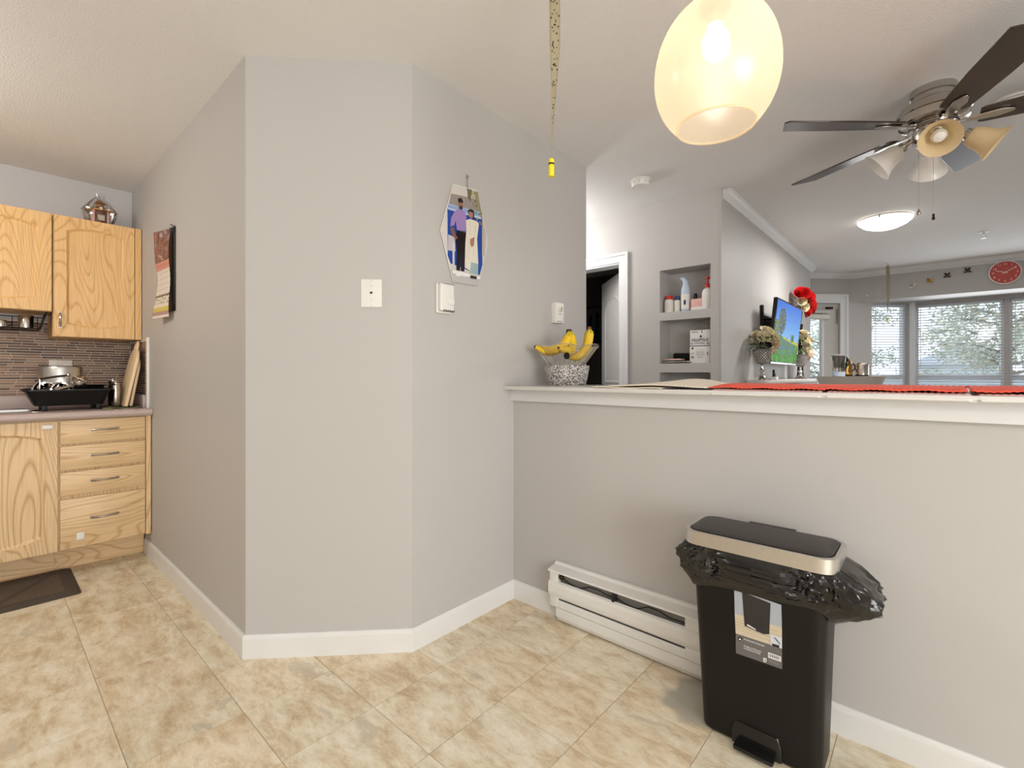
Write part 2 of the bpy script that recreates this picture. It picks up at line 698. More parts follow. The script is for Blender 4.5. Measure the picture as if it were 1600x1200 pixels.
def wall(name, p0, p1, out, th=.12, z0=0.0, z1=CEIL, openings=(), mat='wall_paint'):
    p0, p1 = Vector((p0[0], p0[1], 0)), Vector((p1[0], p1[1], 0))
    L = (p1 - p0).length
    d = (p1 - p0) / L
    n = Vector((out[0], out[1], 0)).normalized() * th
    us = sorted({0, L} | {u for o in openings for u in (o[0], o[1])})
    zs = sorted({z0, z1} | {z for o in openings for z in (o[2], o[3])})
    mb = MB()
    for a, b_ in zip(us, us[1:]):
        for c, e in zip(zs, zs[1:]):
            um, zm = (a + b_) / 2, (c + e) / 2
            if any(o[0] < um < o[1] and o[2] < zm < o[3] for o in openings):
                continue
            mb.obox(p0 + d * a + Vector((0, 0, c)), d * (b_ - a), n, (0, 0, e - c))
    o = mb.build(name, mat, smooth=0)
    o['kind'] = 'structure'
    return o


def struct(name, mat, mb, parent=None, **k):
    o = mb.build(name, mat, parent, **k)
    if parent is None:
        o['kind'] = 'structure'
    return o


# floor slab with its vinyl tiles
floor = struct('floor', 'grout', MB().box(-4.5, 3.12, -2.52, 1.83, -.12, -.003), smooth=0)
floor_living = struct('floor_living', 'carpet', MB().box(-4.5, 3.12, 1.83, 9.4, -.12, -.001), smooth=0)
TX, TY = .303, .308
tm = None
for i in range(-10, 7):
    for j in range(-4, 6):
        x0 = -1.138 + TX * i
        y0 = .285 + TY * j
        xc, yc = x0 + TX / 2, y0 + TY / 2
        if x0 + TX < -3.86 or y0 + TY > 1.84:
            continue
        if y0 > .713 and xc < -2.08 - .15:
            continue
        if xc < -1.62 - .16 and y0 > 1.2:
            continue
        if tm is None:
            g = .0009
            mb = MB().box(-TX / 2 + g, TX / 2 - g, -TY / 2 + g, TY / 2 - g, -.003, 0)
            t = mb.build('tile', 'floor_vinyl', floor, bevel=.0008, seg=1, smooth=0, world=False)
            tm = t.data
        else:
            t = bpy.data.objects.new('tile', tm)
            COL.objects.link(t)
            t.parent = floor
        t.location = (xc, yc, 0)

ceiling = struct('ceiling', 'ceiling_paint', MB().box(-4.5, 3.12, -2.52, 8.05, CEIL, CEIL + .1), smooth=0)

A_, B_ = (-2.082, .713), (-1.62, 1.193)
wall('wall_kitchen', (-4.26, -2.4), (-4.26, .713), (-1, 0), mat='kitchen_wall')
wall('wall_left', (-4.26, .713), A_, (0, 1))
wall('wall_corner', A_, B_, (-1, 1))
wall('wall_hall', B_, (-1.62, 2.515), (-1, 0))
wall('wall_half', (-1.62, 1.83), (3.0, 1.83), (0, 1), z1=1.072)
wall('wall_closet_back', (-1.74, 2.515), (-4.38, 2.515), (0, -1))
wall('wall_right', (3.0, -2.4), (3.0, 7.93), (1, 0), openings=[(.8, 3.2, .12, 2.08)])
wall('wall_rear', (-4.38, -2.4), (3.12, -2.4), (0, -1))
wall('wall_outer_left', (-4.38, .713), (-4.38, 6.9), (-1, 0))

# unseen glass door in the nook's right wall, added for the fill light
dr = MB()
for y0, y1, a, c in ((-1.6, .8, .12, .20), (-1.6, .8, 2.0, 2.08), (-1.6, -1.52, .2, 2.0), (.72, .8, .2, 2.0), (-.44, -.36, .2, 2.0)):
    dr.box(3.02, 3.08, y0, y1, a, c)
dr = struct('door_added', 'trim_white', dr, smooth=0)
MB().box(3.05, 3.055, -1.52, -.44, .2, 2.0).build('pane', 'window_glass', dr, smooth=0)
MB().box(3.05, 3.055, -.36, .72, .2, 2.0).build('pane', 'window_glass', dr, smooth=0)

# niche wall: three recessed shelves and a bedroom doorway
NX0, NX1 = -1.543, -1.170
wn = wall('wall_niche', (-4.38, 3.41), (-1.10, 3.41), (0, 1),
          openings=[(-2.66 + 4.38, -1.876 + 4.38, 0, 2.047), (NX0 + 4.38, NX1 + 4.38, 1.614, 1.931),
                    (NX0 + 4.38, NX1 + 4.38, 1.231, 1.553), (NX0 + 4.38, NX1 + 4.38, .85, 1.164)])
nb = MB()
for a, b_ in ((1.614, 1.931), (1.231, 1.553), (.85, 1.164)):
    nb.box(NX0 - .02, NX1 + .02, 3.60, 3.62, a - .02, b_ + .02)          # back of the recess
    nb.box(NX0 - .02, NX0, 3.53, 3.60, a - .02, b_ + .02)
    nb.box(NX1, NX1 + .02, 3.53, 3.60, a - .02, b_ + .02)
    nb.box(NX0, NX1, 3.53, 3.60, a - .02, a)
    nb.box(NX0, NX1, 3.53, 3.60, b_, b_ + .02)
nb.build('recess', 'wall_paint', wn, smooth=0)
wt = wall('wall_television', (-1.10, 3.53), (-1.10, 6.60), (-1, 0))
# thin corner bead where the niche wall and the television wall meet
struct('trim_1', 'wall_paint', MB().box(-1.105, -1.094, 3.404, 3.415, 0, CEIL), smooth=0)

# bedroom behind the doorway, its unlit darkness put into the wall colour
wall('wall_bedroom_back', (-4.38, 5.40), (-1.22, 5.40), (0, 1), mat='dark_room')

# 45-degree wall with the balcony door, bay soffit, bay window walls
Q0 = Vector((-1.75, 6.44))
D45 = Vector((1, 1)).normalized()


def s45(x):
    return (x - Q0.x) * math.sqrt(2)


wall('wall_angled', Q0, (-.20, 7.99), (-1, 1),
     openings=[(s45(-1.46), s45(-.894), 0, 2.061), (s45(-.591), s45(-.245), .55, 2.056)])
wall('wall_far_left', (-4.38, 6.44), (-1.75, 6.44), (0, 1))
wall('wall_bay', (-.20, 7.99), (3.12, 7.99), (0, 1),
     openings=[(.03, .825, .55, 2.04), (.865, 1.70, .55, 2.04)])
struct('trim_2', 'wall_paint', MB().prism([(-.79, 7.40), (3.0, 7.40), (3.0, 7.99), (-.20, 7.99)], (0, 0, 2.075), (1, 0, 0), (0, 1, 0), (0, 0, CEIL - 2.075)), smooth=0).name = 'wall_soffit'


def moulding(name, a, b_, nrm, prof, z=CEIL, mat='trim_white'):
    """strip along a->b_, profile in (out from wall, down from z)"""
    a, b_, n = Vector((a[0], a[1], z)), Vector((b_[0], b_[1], z)), Vector((nrm[0], nrm[1], 0)).normalized()
    mb = MB()
    R = [[p + n * o + Vector((0, 0, -d)) for o, d in prof] for p in (a, b_)]
    mb.rings(R)
    return struct(name, mat, mb, smooth=0)


CROWN = [(0, 0), (.058, 0), (.058, .010), (.048, .016), (.040, .034), (.020, .048), (.012, .054), (.012, .066), (0, .066)]
moulding('trim_3', (-1.10, 3.45), (-1.10, 6.66), (1, 0), CROWN)
moulding('trim_4', (-1.6, 6.59), (-.79, 7.40), (1, -1), CROWN)
moulding('trim_5', (-.81, 7.40), (3.0, 7.40), (0, -1), CROWN)

BB = [(0, 0), (0, .093), (.006, .093), (.012, .086), (.014, .078), (.014, 0)]


def baseboard(name, a, b_, nrm, e0=0.0, e1=0.0):
    a, b_ = Vector((a[0], a[1])), Vector((b_[0], b_[1]))
    d = (b_ - a).normalized()
    n = Vector((nrm[0], nrm[1])).normalized()
    R = []
    for p, e in ((a, -e0), (b_, e1)):
        R.append([Vector((p.x + n.x * o + d.x * e * o / .014, p.y + n.y * o + d.y * e * o / .014, z)) for o, z in BB])
    return struct(name, 'baseboard_paint', MB().rings(R), smooth=0)


k45 = .014 * math.tan(math.radians(22.5))
baseboard('baseboard_left', (-3.80, .713), A_, (0, -1), 0, k45)
baseboard('baseboard_corner', A_, B_, (1, -1), k45, k45)
baseboard('baseboard_hall', B_, (-1.62, 1.83), (1, 0), k45, -.014)
baseboard('baseboard_half', (-1.62, 1.83), (-1.337, 1.83), (0, -1), -.014, 0)
baseboard('baseboard_half_right', (-.43, 1.83), (3.0, 1.83), (0, -1))

# ledge on the half wall
lg = struct('trim_6', 'ledge_paint', MB().box(-1.62, 3.0, 1.746, 2.27, 1.072, 1.090), bevel=.003)
MB().box(-1.62, 3.0, 1.806, 1.83, 1.014, 1.072).build('apron', 'trim_white', lg, bevel=.002)
MB().box(-1.62, 3.0, 1.95, 1.974, 1.014, 1.072).build('apron', 'trim_white', lg, bevel=.002)

# bedroom doorway: casing, open panelled door
cs = struct('trim_7', 'trim_white', MB().prism([(-2.73, 0), (-2.66, 0), (-2.66, 2.047), (-1.876, 2.047), (-1.876, 0), (-1.806, 0), (-1.806, 2.117), (-2.73, 2.117)],
            (0, 3.41, 0), (1, 0, 0), (0, 0, 1), (0, -.012, 0)), smooth=0)
MB().prism([(-2.735, 0), (-2.712, 0), (-2.712, 2.10), (-1.824, 2.10), (-1.824, 0), (-1.80, 0), (-1.80, 2.122), (-2.735, 2.122)],
           (0, 3.398, 0), (1, 0, 0), (0, 0, 1), (0, -.010, 0)).build('backband', 'trim_white', cs, smooth=0)
MB().box(-1.888, -1.876, 3.41, 3.53, 0, 2.047).box(-2.66, -2.648, 3.41, 3.53, 0, 2.047).box(-2.648, -1.888, 3.41, 3.53, 2.035, 2.047).build('jamb', 'trim_white', cs, smooth=0)
th = math.radians(46)
dl = Vector((-math.sin(th), math.cos(th), 0))
dn = Vector((-math.cos(th), -math.sin(th), 0))
h0 = Vector((-1.892, 3.535, .01))
d1 = struct('door_1', 'door_paint', MB().obox(h0, dl * .755, dn * -.035, (0, 0, 2.02)), bevel=.002)


def arch(w0, w1, z0, z1, rise, n=10):
    p = [(w0, z0), (w1, z0)]
    for i in range(n + 1):
        u = 1 - i / n
        w = w0 + (w1 - w0) * u
        p.append((w, z1 + rise * (1 - (2 * u - 1) ** 2)))
    return p


def frame_of(poly, t):
    c = Vector((sum(p[0] for p in poly) / len(poly), sum(p[1] for p in poly) / len(poly)))
    lo = (min(p[0] for p in poly), min(p[1] for p in poly))
    hi = (max(p[0] for p in poly), max(p[1] for p in poly))
    sx, sy = (hi[0] - lo[0] - 2 * t) / (hi[0] - lo[0]), (hi[1] - lo[1] - 2 * t) / (hi[1] - lo[1])
    m_ = ((hi[0] + lo[0]) / 2, (hi[1] + lo[1]) / 2)
    return [(m_[0] + (p[0] - m_[0]) * sx, m_[1] + (p[1] - m_[1]) * sy) for p in poly]


def raised(mb, poly, t, h, o, U, V, Nn, inner=0.0):
    """ridge frame around poly, rising by h, with a panel field at 'inner'"""
    o, U, V, Nn = Vector(o), Vector(U), Vector(V), Vector(Nn)
    ps = [poly, frame_of(poly, t * .5), frame_of(poly, t)]
    hs = [0, h, inner]
    R = [[o + U * a + V * b_ + Nn * hh for a, b_ in p] for p, hh in zip(ps, hs)]
    mb.rings(R, cap0=False, cap1=True)


for ar in (arch(.12, .635, 1.05, 1.75, .11), arch(.12, .635, .2, .88, 0)):
    mb = MB()
    raised(mb, ar, .04, .008, h0, dl, (0, 0, 1), dn, .002)
    mb.build('panel', 'door_paint', d1, smooth=0)
kn = h0 + dl * .69 + dn * .001 + Vector((0, 0, 1.02))
mb = MB().lathe([(.028, 0), (.028, .006), (.011, .01), (.011, .04), (.026, .05), (.027, .062), (.014, .072)], kn, 16, dn)
mb.build('knob', 'chrome', d1)

# balcony door in the angled wall
U45 = Vector((D45.x, D45.y, 0))
N45 = Vector((D45.y, -D45.x, 0))


def at45(x, z, off=0.0):
    return Vector((x, x + 8.19, z)) + N45 * off


c5 = struct('trim_8', 'trim_white', MB().prism([(s45(-1.56), 0), (s45(-1.46), 0), (s45(-1.46), 2.061), (s45(-.894), 2.061), (s45(-.894), 0), (s45(-.821), 0), (s45(-.821), 2.175), (s45(-1.56), 2.175)],
            at45(Q0.x, 0), U45, (0, 0, 1), N45 * .016), smooth=0)
MB().prism([(s45(-.842), 0), (s45(-.821), 0), (s45(-.821), 2.175), (s45(-1.56), 2.175), (s45(-1.56), 2.145), (s45(-.842), 2.145)],
           at45(Q0.x, 0, .016), U45, (0, 0, 1), N45 * .008).build('backband', 'trim_white', c5, smooth=0)
L0, L1 = s45(-1.452), s45(-.902)
q = at45(Q0.x, 0, -.055)
d2 = struct('door_2', 'grey_door', MB().prism([(L0, .01), (L1, .01), (L1, 2.05), (L0, 2.05)], q, U45, (0, 0, 1), N45 * 1e-4), smooth=0)
bpy.data.objects.remove(d2)
GL1 = s45(-1.058)
d2 = MB()
d2.obox(q + U45 * GL1 + Vector((0, 0, .01)), U45 * (L1 - GL1), N45 * .04, (0, 0, 2.04))
d2.obox(q + U45 * L0 + Vector((0, 0, .01)), U45 * .12, N45 * .04, (0, 0, 2.04))
d2.obox(q + U45 * (L0 + .12) + Vector((0, 0, 1.90)), U45 * (GL1 - L0 - .12), N45 * .04, (0, 0, .15))
d2.obox(q + U45 * (L0 + .12) + Vector((0, 0, .01)), U45 * (GL1 - L0 - .12), N45 * .04, (0, 0, .25))
d2 = struct('door_2', 'grey_door', d2, smooth=0)
MB().obox(q + U45 * (L0 + .12) + N45 * .018 + Vector((0, 0, .26)), U45 * (GL1 - L0 - .12), N45 * .004, (0, 0, 1.64)).build('pane', 'window_glass', d2, smooth=0)
MB().obox(q + U45 * (GL1 - .004) + N45 * .04 + Vector((0, 0, .24)), U45 * .03, N45 * .012, (0, 0, 1.68)).build('glazing_bead', 'trim_white', d2, bevel=.003)
MB().lathe([(.0, 0), (.032, 0), (.034, .01), (.034, L1 - L0 - .25), (.0, L1 - L0 - .25)], q + U45 * (L0 + .09) + N45 * .08 + Vector((0, 0, 1.885)), 14, U45).build('rolled_shade', 'white_plastic', d2)
MB().obox(q + U45 * (L0 + .08) + N45 * .045 + Vector((0, 0, 1.93)), U45 * (L1 - L0 - .22), N45 * .05, (0, 0, .04)).build('shade_rail', 'grey_door', d2, bevel=.004)
MB().obox(q + U45 * (L1 - .17) + N45 * .041 + Vector((0, 0, 1.985)), U45 * .085, N45 * .03, (0, 0, .028)).build('door_closer', 'dark_bronze', d2, bevel=.003)
MB().obox(q + U45 * (L1 - .025) + N45 * .041 + Vector((0, 0, 1.80)), U45 * .014, N45 * .012, (0, 0, .19)).build('weather_strip', 'fin_metal', d2, bevel=.002)


# bay windows: frame, panes, transom; each with a slatted blind
def bay_window(name, o, U, Nn, w, ztop, blind_label):
    """o = lower-left corner on the inner wall face at z=0"""
    o, U, Nn = Vector(o), Vector(U), Vector(Nn)
    z0 = .55
    mb = MB()
    b_ = -.10
    f = .028
    for (u0, u1, a, c) in ((0, w, z0, z0 + f), (0, w, ztop - f, ztop), (0, f, z0 + f, ztop - f), (w - f, w, z0 + f, ztop - f)):
        mb.obox(o + U * u0 + Nn * b_ + Vector((0, 0, a)), U * (u1 - u0), Nn * .06, (0, 0, c - a))
    wd = struct(name, 'vinyl_frame', mb, smooth=0)
    MB().obox(o + U * f + Nn * b_ + Vector((0, 0, 1.105)), U * (w - 2 * f), Nn * .055, (0, 0, .045)).build('transom', 'vinyl_frame', wd, bevel=.003)
    for a, c in ((z0 + f, 1.105), (1.15, ztop - f)):
        MB().obox(o + U * f + Nn * (b_ + .03) + Vector((0, 0, a)), U * (w - 2 * f), Nn * .004, (0, 0, c - a)).build('pane', 'window_glass', wd, smooth=0)
    # blind
    bl = thing('venetian_blind', blind_label, 'blind', o + U * (w / 2) + Nn * -.018 + Vector((0, 0, .86)), math.atan2(U.y, U.x), 'blinds in the bay window')
    hw = w / 2 - .012
    MB().box(-hw, hw, -.014, .014, ztop - .86 - .034, ztop - .86 - .004).build('headrail', 'slat_white', bl, bevel=.003, world=False)
    MB().box(-hw, hw, -.011, .011, 0, .014).build('bottom_rail', 'slat_white', bl, bevel=.003, world=False)
    sl = MB().grid(lambda u, v: (-hw + 2 * hw * u, (v - .5) * .024, .0025 * (1 - (2 * v - 1) ** 2)), 1, 4).build('slat', 'slat_white', bl, world=False, solid=.0006)
    n = int((ztop - .86 - .05) / .034)
    for i in range(n):
        if i == 0:
            s_ = sl
        else:
            s_ = sl.copy()
            COL.objects.link(s_)
        s_.location = (0, 0, .03 + .034 * i)
        s_.rotation_euler = (math.radians(-17), 0, 0)
    for u in (-.7, .7):
        MB().tube([(u * hw, -.0135, .01), (u * hw, -.0135, ztop - .87)], .0009, 4).build('ladder_cord', 'slat_white', bl, world=False)
    MB().tube([(-hw + .035, -.022, ztop - .9), (-hw + .035, -.024, .36)], .0035, 6).build('wand', 'white_plastic', bl, world=False)
    return wd


bay_window('window_1', at45(-.591, 0), U45, N45, (-.245 + .591) * math.sqrt(2), 2.056, 'white slatted blind in the narrow angled side of the bay window')
bay_window('window_2', (-.17, 7.99, 0), (1, 0, 0), (0, -1, 0), .795, 2.04, 'white slatted blind in the wide middle pane of the bay window')
bay_window('window_3', (.665, 7.99, 0), (1, 0, 0), (0, -1, 0), .835, 2.04, 'white slatted blind in the bay pane at the right picture edge')
# post where the bay turns
struct('trim_9', 'vinyl_frame', MB().cyl((-.205, 7.972, .5), (-.205, 7.972, 2.075), .035, n=8), smooth=0)

# ------------------------------------------------------------------ kitchen
KX = -4.26      # back wall


def pull(parent, c, along, out, L=.12):
    """bow handle: two feet and an arched bar"""
    c, a, n = Vector(c), Vector(along), Vector(out)
    mb = MB()
    pts = [c + a * (L / 2 * t) + n * (.008 + .022 * (1 - t * t)) for t in [i / 6 - 1 for i in range(13)]]
    mb.tube(pts, [.0055 + .002 * abs(i / 6 - 1) for i in range(13)], 8)
    for s_ in (-1, 1):
        mb.cyl(c + a * (L / 2 * s_), c + a * (L / 2 * s_) + n * .012, .008, n=10)
    return mb.build('handle', 'nickel', parent)


def panel_door(parent, x, y0, y1, z0, z1, mat, archtop=.03, archbot=.02, rail=.06, th=.02):
    """framed door facing +X with an arched flat panel"""
    root = MB()
    iy0, iy1 = y0 + rail, y1 - rail
    n = 10
    top = [(iy0 + (iy1 - iy0) * i / n, z1 - rail - archtop + archtop * (1 - (2 * i / n - 1) ** 2)) for i in range(n + 1)]
    bot = [(iy0 + (iy1 - iy0) * i / n, z0 + rail + archbot - archbot * (1 - (2 * i / n - 1) ** 2)) for i in range(n + 1)]
    U, V, Nn = (0, 1, 0), (0, 0, 1), (th, 0, 0)
    o = (x, 0, 0)
    root.prism([(y0, z0), (iy0, z0), (iy0, z1), (y0, z1)], o, U, V, Nn)
    root.prism([(iy1, z0), (y1, z0), (y1, z1), (iy1, z1)], o, U, V, Nn)
    root.prism([(iy0, z1)] + top + [(iy1, z1)], o, U, V, Nn)
    root.prism([(iy1, z0)] + bot[::-1] + [(iy0, z0)], o, U, V, Nn)
    d = root.build('door', mat, parent, smooth=0)
    # panel with sloped rim
    ring = bot + top[::-1]
    inn = frame_of(ring, .012)
    mb = MB()
    mb.rings([[Vector((x + th - .002, a, b_)) for a, b_ in ring], [Vector((x + .008, a, b_)) for a, b_ in inn]], cap0=False, cap1=True)
    mb.build('panel', mat, d, smooth=0)
    return d


# base cabinets
FX = -3.66
bc = thing('drawer_cabinet', 'oak base cabinet with four drawers in the kitchen corner', 'cabinet', (-3.95, .50, 0))
MB().box(KX + .003, FX - .021, .285, .708, .155, .893).build('body', 'oak_base_upright', bc, smooth=0)
MB().box(FX - .021, FX - .002, .683, .708, .155, .893).build('filler_strip', 'oak_base_upright', bc, smooth=0)
MB().box(KX + .01, -3.842, .285, .706, 0, .155).build('toe_kick', 'oak_level', bc, smooth=0)
for k, (a, b_) in enumerate(((.754, .888), (.606, .742), (.460, .594), (.157, .440))):
    dw = MB().box(FX - .020, FX, .294, .680, a, b_).build('drawer', 'oak_level', bc, bevel=.005)
    pull(dw, (FX, .487, (a + b_) / 2 + (.006 if k < 3 else .02)), (0, 1, 0), (1, 0, 0))
    if k == 3:
        MB().box(FX, FX + .008, .362, .397, .200, .240).build('safety_latch', 'white_plastic', dw, bevel=.008, seg=3, label='white child safety latch')
sb = thing('sink_cabinet', 'oak sink base cabinet with arched panel doors', 'cabinet', (-3.95, -.3, 0))
MB().box(KX + .003, FX - .021, -1.6, .284, .155, .70).build('body', 'oak_base_upright', sb, smooth=0)
MB().box(FX - .040, FX - .021, -1.6, .284, .70, .893).build('front_rail', 'oak_level', sb, smooth=0)
MB().box(KX + .01, -3.842, -1.6, .284, 0, .155).build('toe_kick', 'oak_level', sb, smooth=0)
for y0, y1 in ((-.165, .284), (-.62, -.171)):
    dd = panel_door(sb, FX - .020, y0, y1, .157, .885, 'oak_base_upright', archtop=.03, archbot=.03)
    if y0 > -.3:
        MB().box(FX, FX + .009, .221, .267, .845, .869).build('safety_latch', 'white_plastic', dd, bevel=.006, seg=3, label='white child safety latch')
    else:
        pull(dd, (FX, y1 - .03, .78), (0, 0, 1), (1, 0, 0))

# worktop with upstand and inset sink
wk = tag(MB().box(KX + .003, -4.15, -1.6, .710, .895, .935).box(-3.77, -3.648, -1.6, .710, .895, .935)
         .box(-4.15, -3.77, .20, .710, .895, .935).box(-4.15, -3.77, -1.6, -.55, .895, .935).build('worktop', 'countertop_pink', smooth=0),
         'pinkish laminate kitchen worktop with rounded front edge over the oak cabinets', 'worktop')
mb = MB()
R = []
for y in (-1.6, .710):
    R.append([Vector((-3.648 + .021 * math.cos(t), y, .915 + .021 * math.sin(t))) for t in [PI / 2 - PI * i / 8 for i in range(9)]])
mb.rings(R)
mb.build('front_edge', 'countertop_pink', wk)
MB().box(KX + .003, KX + .022, -1.6, .690, .935, 1.017).build('upstand', 'countertop_pink', wk, bevel=.003)
MB().box(KX + .022, -3.80, .694, .710, .935, 1.017).build('upstand', 'countertop_pink', wk, bevel=.003)
sk = thing('sink', 'stainless steel inset sink with polished rim in the worktop', 'sink', (-3.96, -.17, .90))
MB().box(-4.17, -3.75, .185, .225, .935, .941).box(-4.17, -3.75, -.575, -.535, .935, .941).box(-3.785, -3.75, -.535, .185, .935, .941).box(-4.17, -4.135, -.535, .185, .935, .941).build('rim', 'steel', sk, bevel=.002)
MB().box(-4.148, -4.138, -.548, .198, .76, .936).box(-3.782, -3.772, -.548, .198, .76, .936).box(-4.138, -3.782, -.548, -.538, .76, .936).box(-4.138, -3.782, .188, .198, .76, .936).box(-4.148, -3.772, -.548, .198, .752, .76).build('basin', 'brushed_steel', sk, smooth=0)

# mosaic splashback: thin strips of glass and stone, too fine to pick apart one by one
rnd = random.Random(3)
PALT = [C(106, 80, 64), C(126, 98, 78), C(146, 114, 90), C(98, 76, 64), C(136, 108, 88), C(120, 92, 72), C(154, 126, 104)]


def mosaic(name, o, U, V, Nn, w, h, parent):
    g = MB().obox(o, Vector(U) * w, Vector(Nn) * .004, Vector(V) * h).build('splashback', 'mosaic_grout', smooth=0)
    g.name = name
    g['kind'] = 'structure'
    mb = MB()
    o, U, V, Nn = Vector(o), Vector(U), Vector(V), Vector(Nn)
    p = .0165
    for k in range(int(h / p)):
        x = -rnd.random() * .1
        while x < w:
            L = rnd.choice((.05, .075, .1, .13, .16))
            a, b_ = max(x, 0), min(x + L, w)
            if b_ - a > .004:
                c = rnd.choice(PALT)
                f = .8 + .4 * rnd.random()
                mb.cur = (c[0] * f, c[1] * f, c[2] * f, 1)
                t = .006 + .0015 * rnd.random()
                mb.obox(o + U * (a + .0014) + V * (k * p + .0018), U * (b_ - a - .0028), Nn * t, V * (p - .0036))
            x += L
    t_ = mb.build('mosaic_strips', 'tile_glaze', g, smooth=0)
    t_['kind'] = 'stuff'
    return g


mosaic('wall_splashback', (KX, .7045, 1.018), (0, -1, 0), (0, 0, 1), (1, 0, 0), 2.0, .47, None)
ss = mosaic('wall_splashback_side', (KX + .001, .713, 1.018), (1, 0, 0), (0, 0, 1), (0, -1, 0), .50, .36, None)
MB().box(-3.762, -3.722, .700, .713, .935, 1.385).build('edge_trim', 'white_plastic', ss, bevel=.003)

# wall cabinets
u1 = thing('wall_cabinet', 'tall oak wall cabinet with arched door beside the calendar wall', 'cabinet', (-4.09, .49, 1.375))
MB().box(KX + .003, -3.952, .286, .693, 1.378, 2.112).build('body', 'oak_upright', u1, smooth=0)
MB().box(-3.952, -3.933, .676, .709, 1.378, 2.112).build('filler_strip', 'oak_upright', u1, smooth=0)
dd = panel_door(u1, -3.951, .290, .672, 1.380, 2.110, 'oak_upright', archtop=.03, archbot=.022, rail=.055)
pull(dd, (-3.931, .316, 1.478), (0, 0, 1), (1, 0, 0), .08)
u2 = thing('wall_cabinet', 'short oak wall cabinet over the sink at the left picture edge', 'cabinet', (-4.09, -.2, 1.52))
MB().box(KX + .003, -3.952, -.62, .282, 1.525, 2.112).build('body', 'oak_upright', u2, smooth=0)
for y0, y1 in ((-.168, .280), (-.618, -.172)):
    panel_door(u2, -3.951, y0, y1, 1.527, 2.110, 'oak_upright', archtop=.03, archbot=.022, rail=.055)

# outlet plate in the splashback
op = thing('outlet_plate', 'pale double outlet plate on the mosaic behind the steel pot', 'outlet', (KX + .009, .345, 1.18))
MB().box(KX + .009, KX + .014, .289, .401, 1.125, 1.242).build('plate', 'ivory_plastic', op, bevel=.002)
for y in (.317, .373):
    for z in (1.160, 1.207):
        MB().box(KX + .014, KX + .0155, y - .014, y + .014, z - .012, z + .012).build('socket', 'white_plastic', op, bevel=.003)

# pagoda-shaped sweet box in clear wrap on top of the tall cabinet
pg = thing('wrapped_ornament', 'brown and gold house-shaped ornament in clear wrap on the tall wall cabinet', 'ornament', (-4.05, .515, 2.113))
z = 2.113
MB().lathe([(.045, 0), (.045, .012), (.038, .016), (.036, .085), (.04, .09)], (-4.05, .515, z), 8).build('body', 'brown_sugar', pg, smooth=0)
MB().lathe([(.04, .088), (.08, .088), (.082, .094), (.05, .112), (.022, .122), (.02, .14), (.03, .145), (.012, .165), (.002, .175)], (-4.05, .515, z), 12).build('roof', 'gold_metal', pg, smooth=0)
for k in range(4):
    a = PI / 4 + k * PI / 2
    MB().cyl((-4.05 + .05 * math.cos(a), .515 + .05 * math.sin(a), z), (-4.05 + .05 * math.cos(a), .515 + .05 * math.sin(a), z + .09), .006, n=8).build('pillar', 'pink_paint', pg)
MB().box(-4.015, -4.008, .497, .533, z + .03, z + .065).build('window', 'chrome', pg)


def wrapfn(u, v):
    a = 2 * PI * u
    prof = [(.055, .001), (.066, .03), (.078, .08), (.084, .10), (.05, .15), (.018, .185), (.026, .205)]
    t = v * (len(prof) - 1)
    i = min(int(t), len(prof) - 2)
    f = t - i
    r_ = prof[i][0] * (1 - f) + prof[i + 1][0] * f
    h_ = prof[i][1] * (1 - f) + prof[i + 1][1] * f
    r_ *= 1 + .10 * math.sin(7 * a + 5 * v) + .06 * math.sin(13 * a - 9 * v)
    return (-4.05 + r_ * math.cos(a), .515 + r_ * math.sin(a), z + h_)


MB().grid(wrapfn, 40, 12).build('clear_wrap', 'clear_wrap', pg, smooth=20)

# hanging rack under the short cabinet, with steel cups
hr = thing('hanging_rack', 'black wire rack hung under the short wall cabinet', 'rack', (-4.05, .05, 1.43))
mb = MB()
for x in (-4.14, -3.97):
    mb.tube([(x, -.25, 1.42), (x, .235, 1.42), (x, .262, 1.522)], .004, 6)
for i in range(9):
    y = -.2 + .054 * i
    mb.tube([(-4.14, y, 1.42), (-3.97, y, 1.42)], .0025, 5)
for i in range(9):
    y = -.2 + .054 * i
    mb.tube([(-4.14, y, 1.42), (-4.14, y, 1.50)], .0022, 5)
mb.tube([(-4.14, -.25, 1.50), (-4.14, .257, 1.50)], .003, 6)
mb.build('wire_frame', 'black_plastic', hr)
MB().obox((-4.14, .232, 1.418), (.17, 0, 0), (0, .006, 0), (0, .028, .106)).build('end_plate', 'black_plastic', hr)
cupa = thing('steel_cup', 'taller steel tumbler on the black hanging rack', 'cup', (-4.05, .178, 1.4235))
MB().lathe([(.030, 0), (.032, .002), (.034, .075), (.032, .078), (.030, .074), (.027, .004)], (-4.05, .178, 1.4235), 20).build('body', 'steel', cupa)
cupb = thing('steel_cup', 'short steel mug at the picture edge on the black hanging rack', 'cup', (-4.05, .076, 1.4235))
MB().lathe([(.022, 0), (.026, .004), (.027, .038), (.025, .042), (.022, .036)], (-4.05, .076, 1.4235), 18).build('body', 'steel', cupb)
MB().tube([(-4.05, .100, 1.455), (-4.05, .118, 1.455), (-4.05, .122, 1.44), (-4.05, .104, 1.433)], .003, 6).build('handle', 'black_plastic', cupb)

# dish rack tub on the worktop with pots in it
CT = .935
rk = thing('dish_tub', 'black plastic dish tub on feet beside the sink, full of steel pots', 'dish rack', (-3.93, .36, CT))
lo = (-4.07, -3.835, .205, .505)
hi = (-4.10, -3.800, .165, .535)


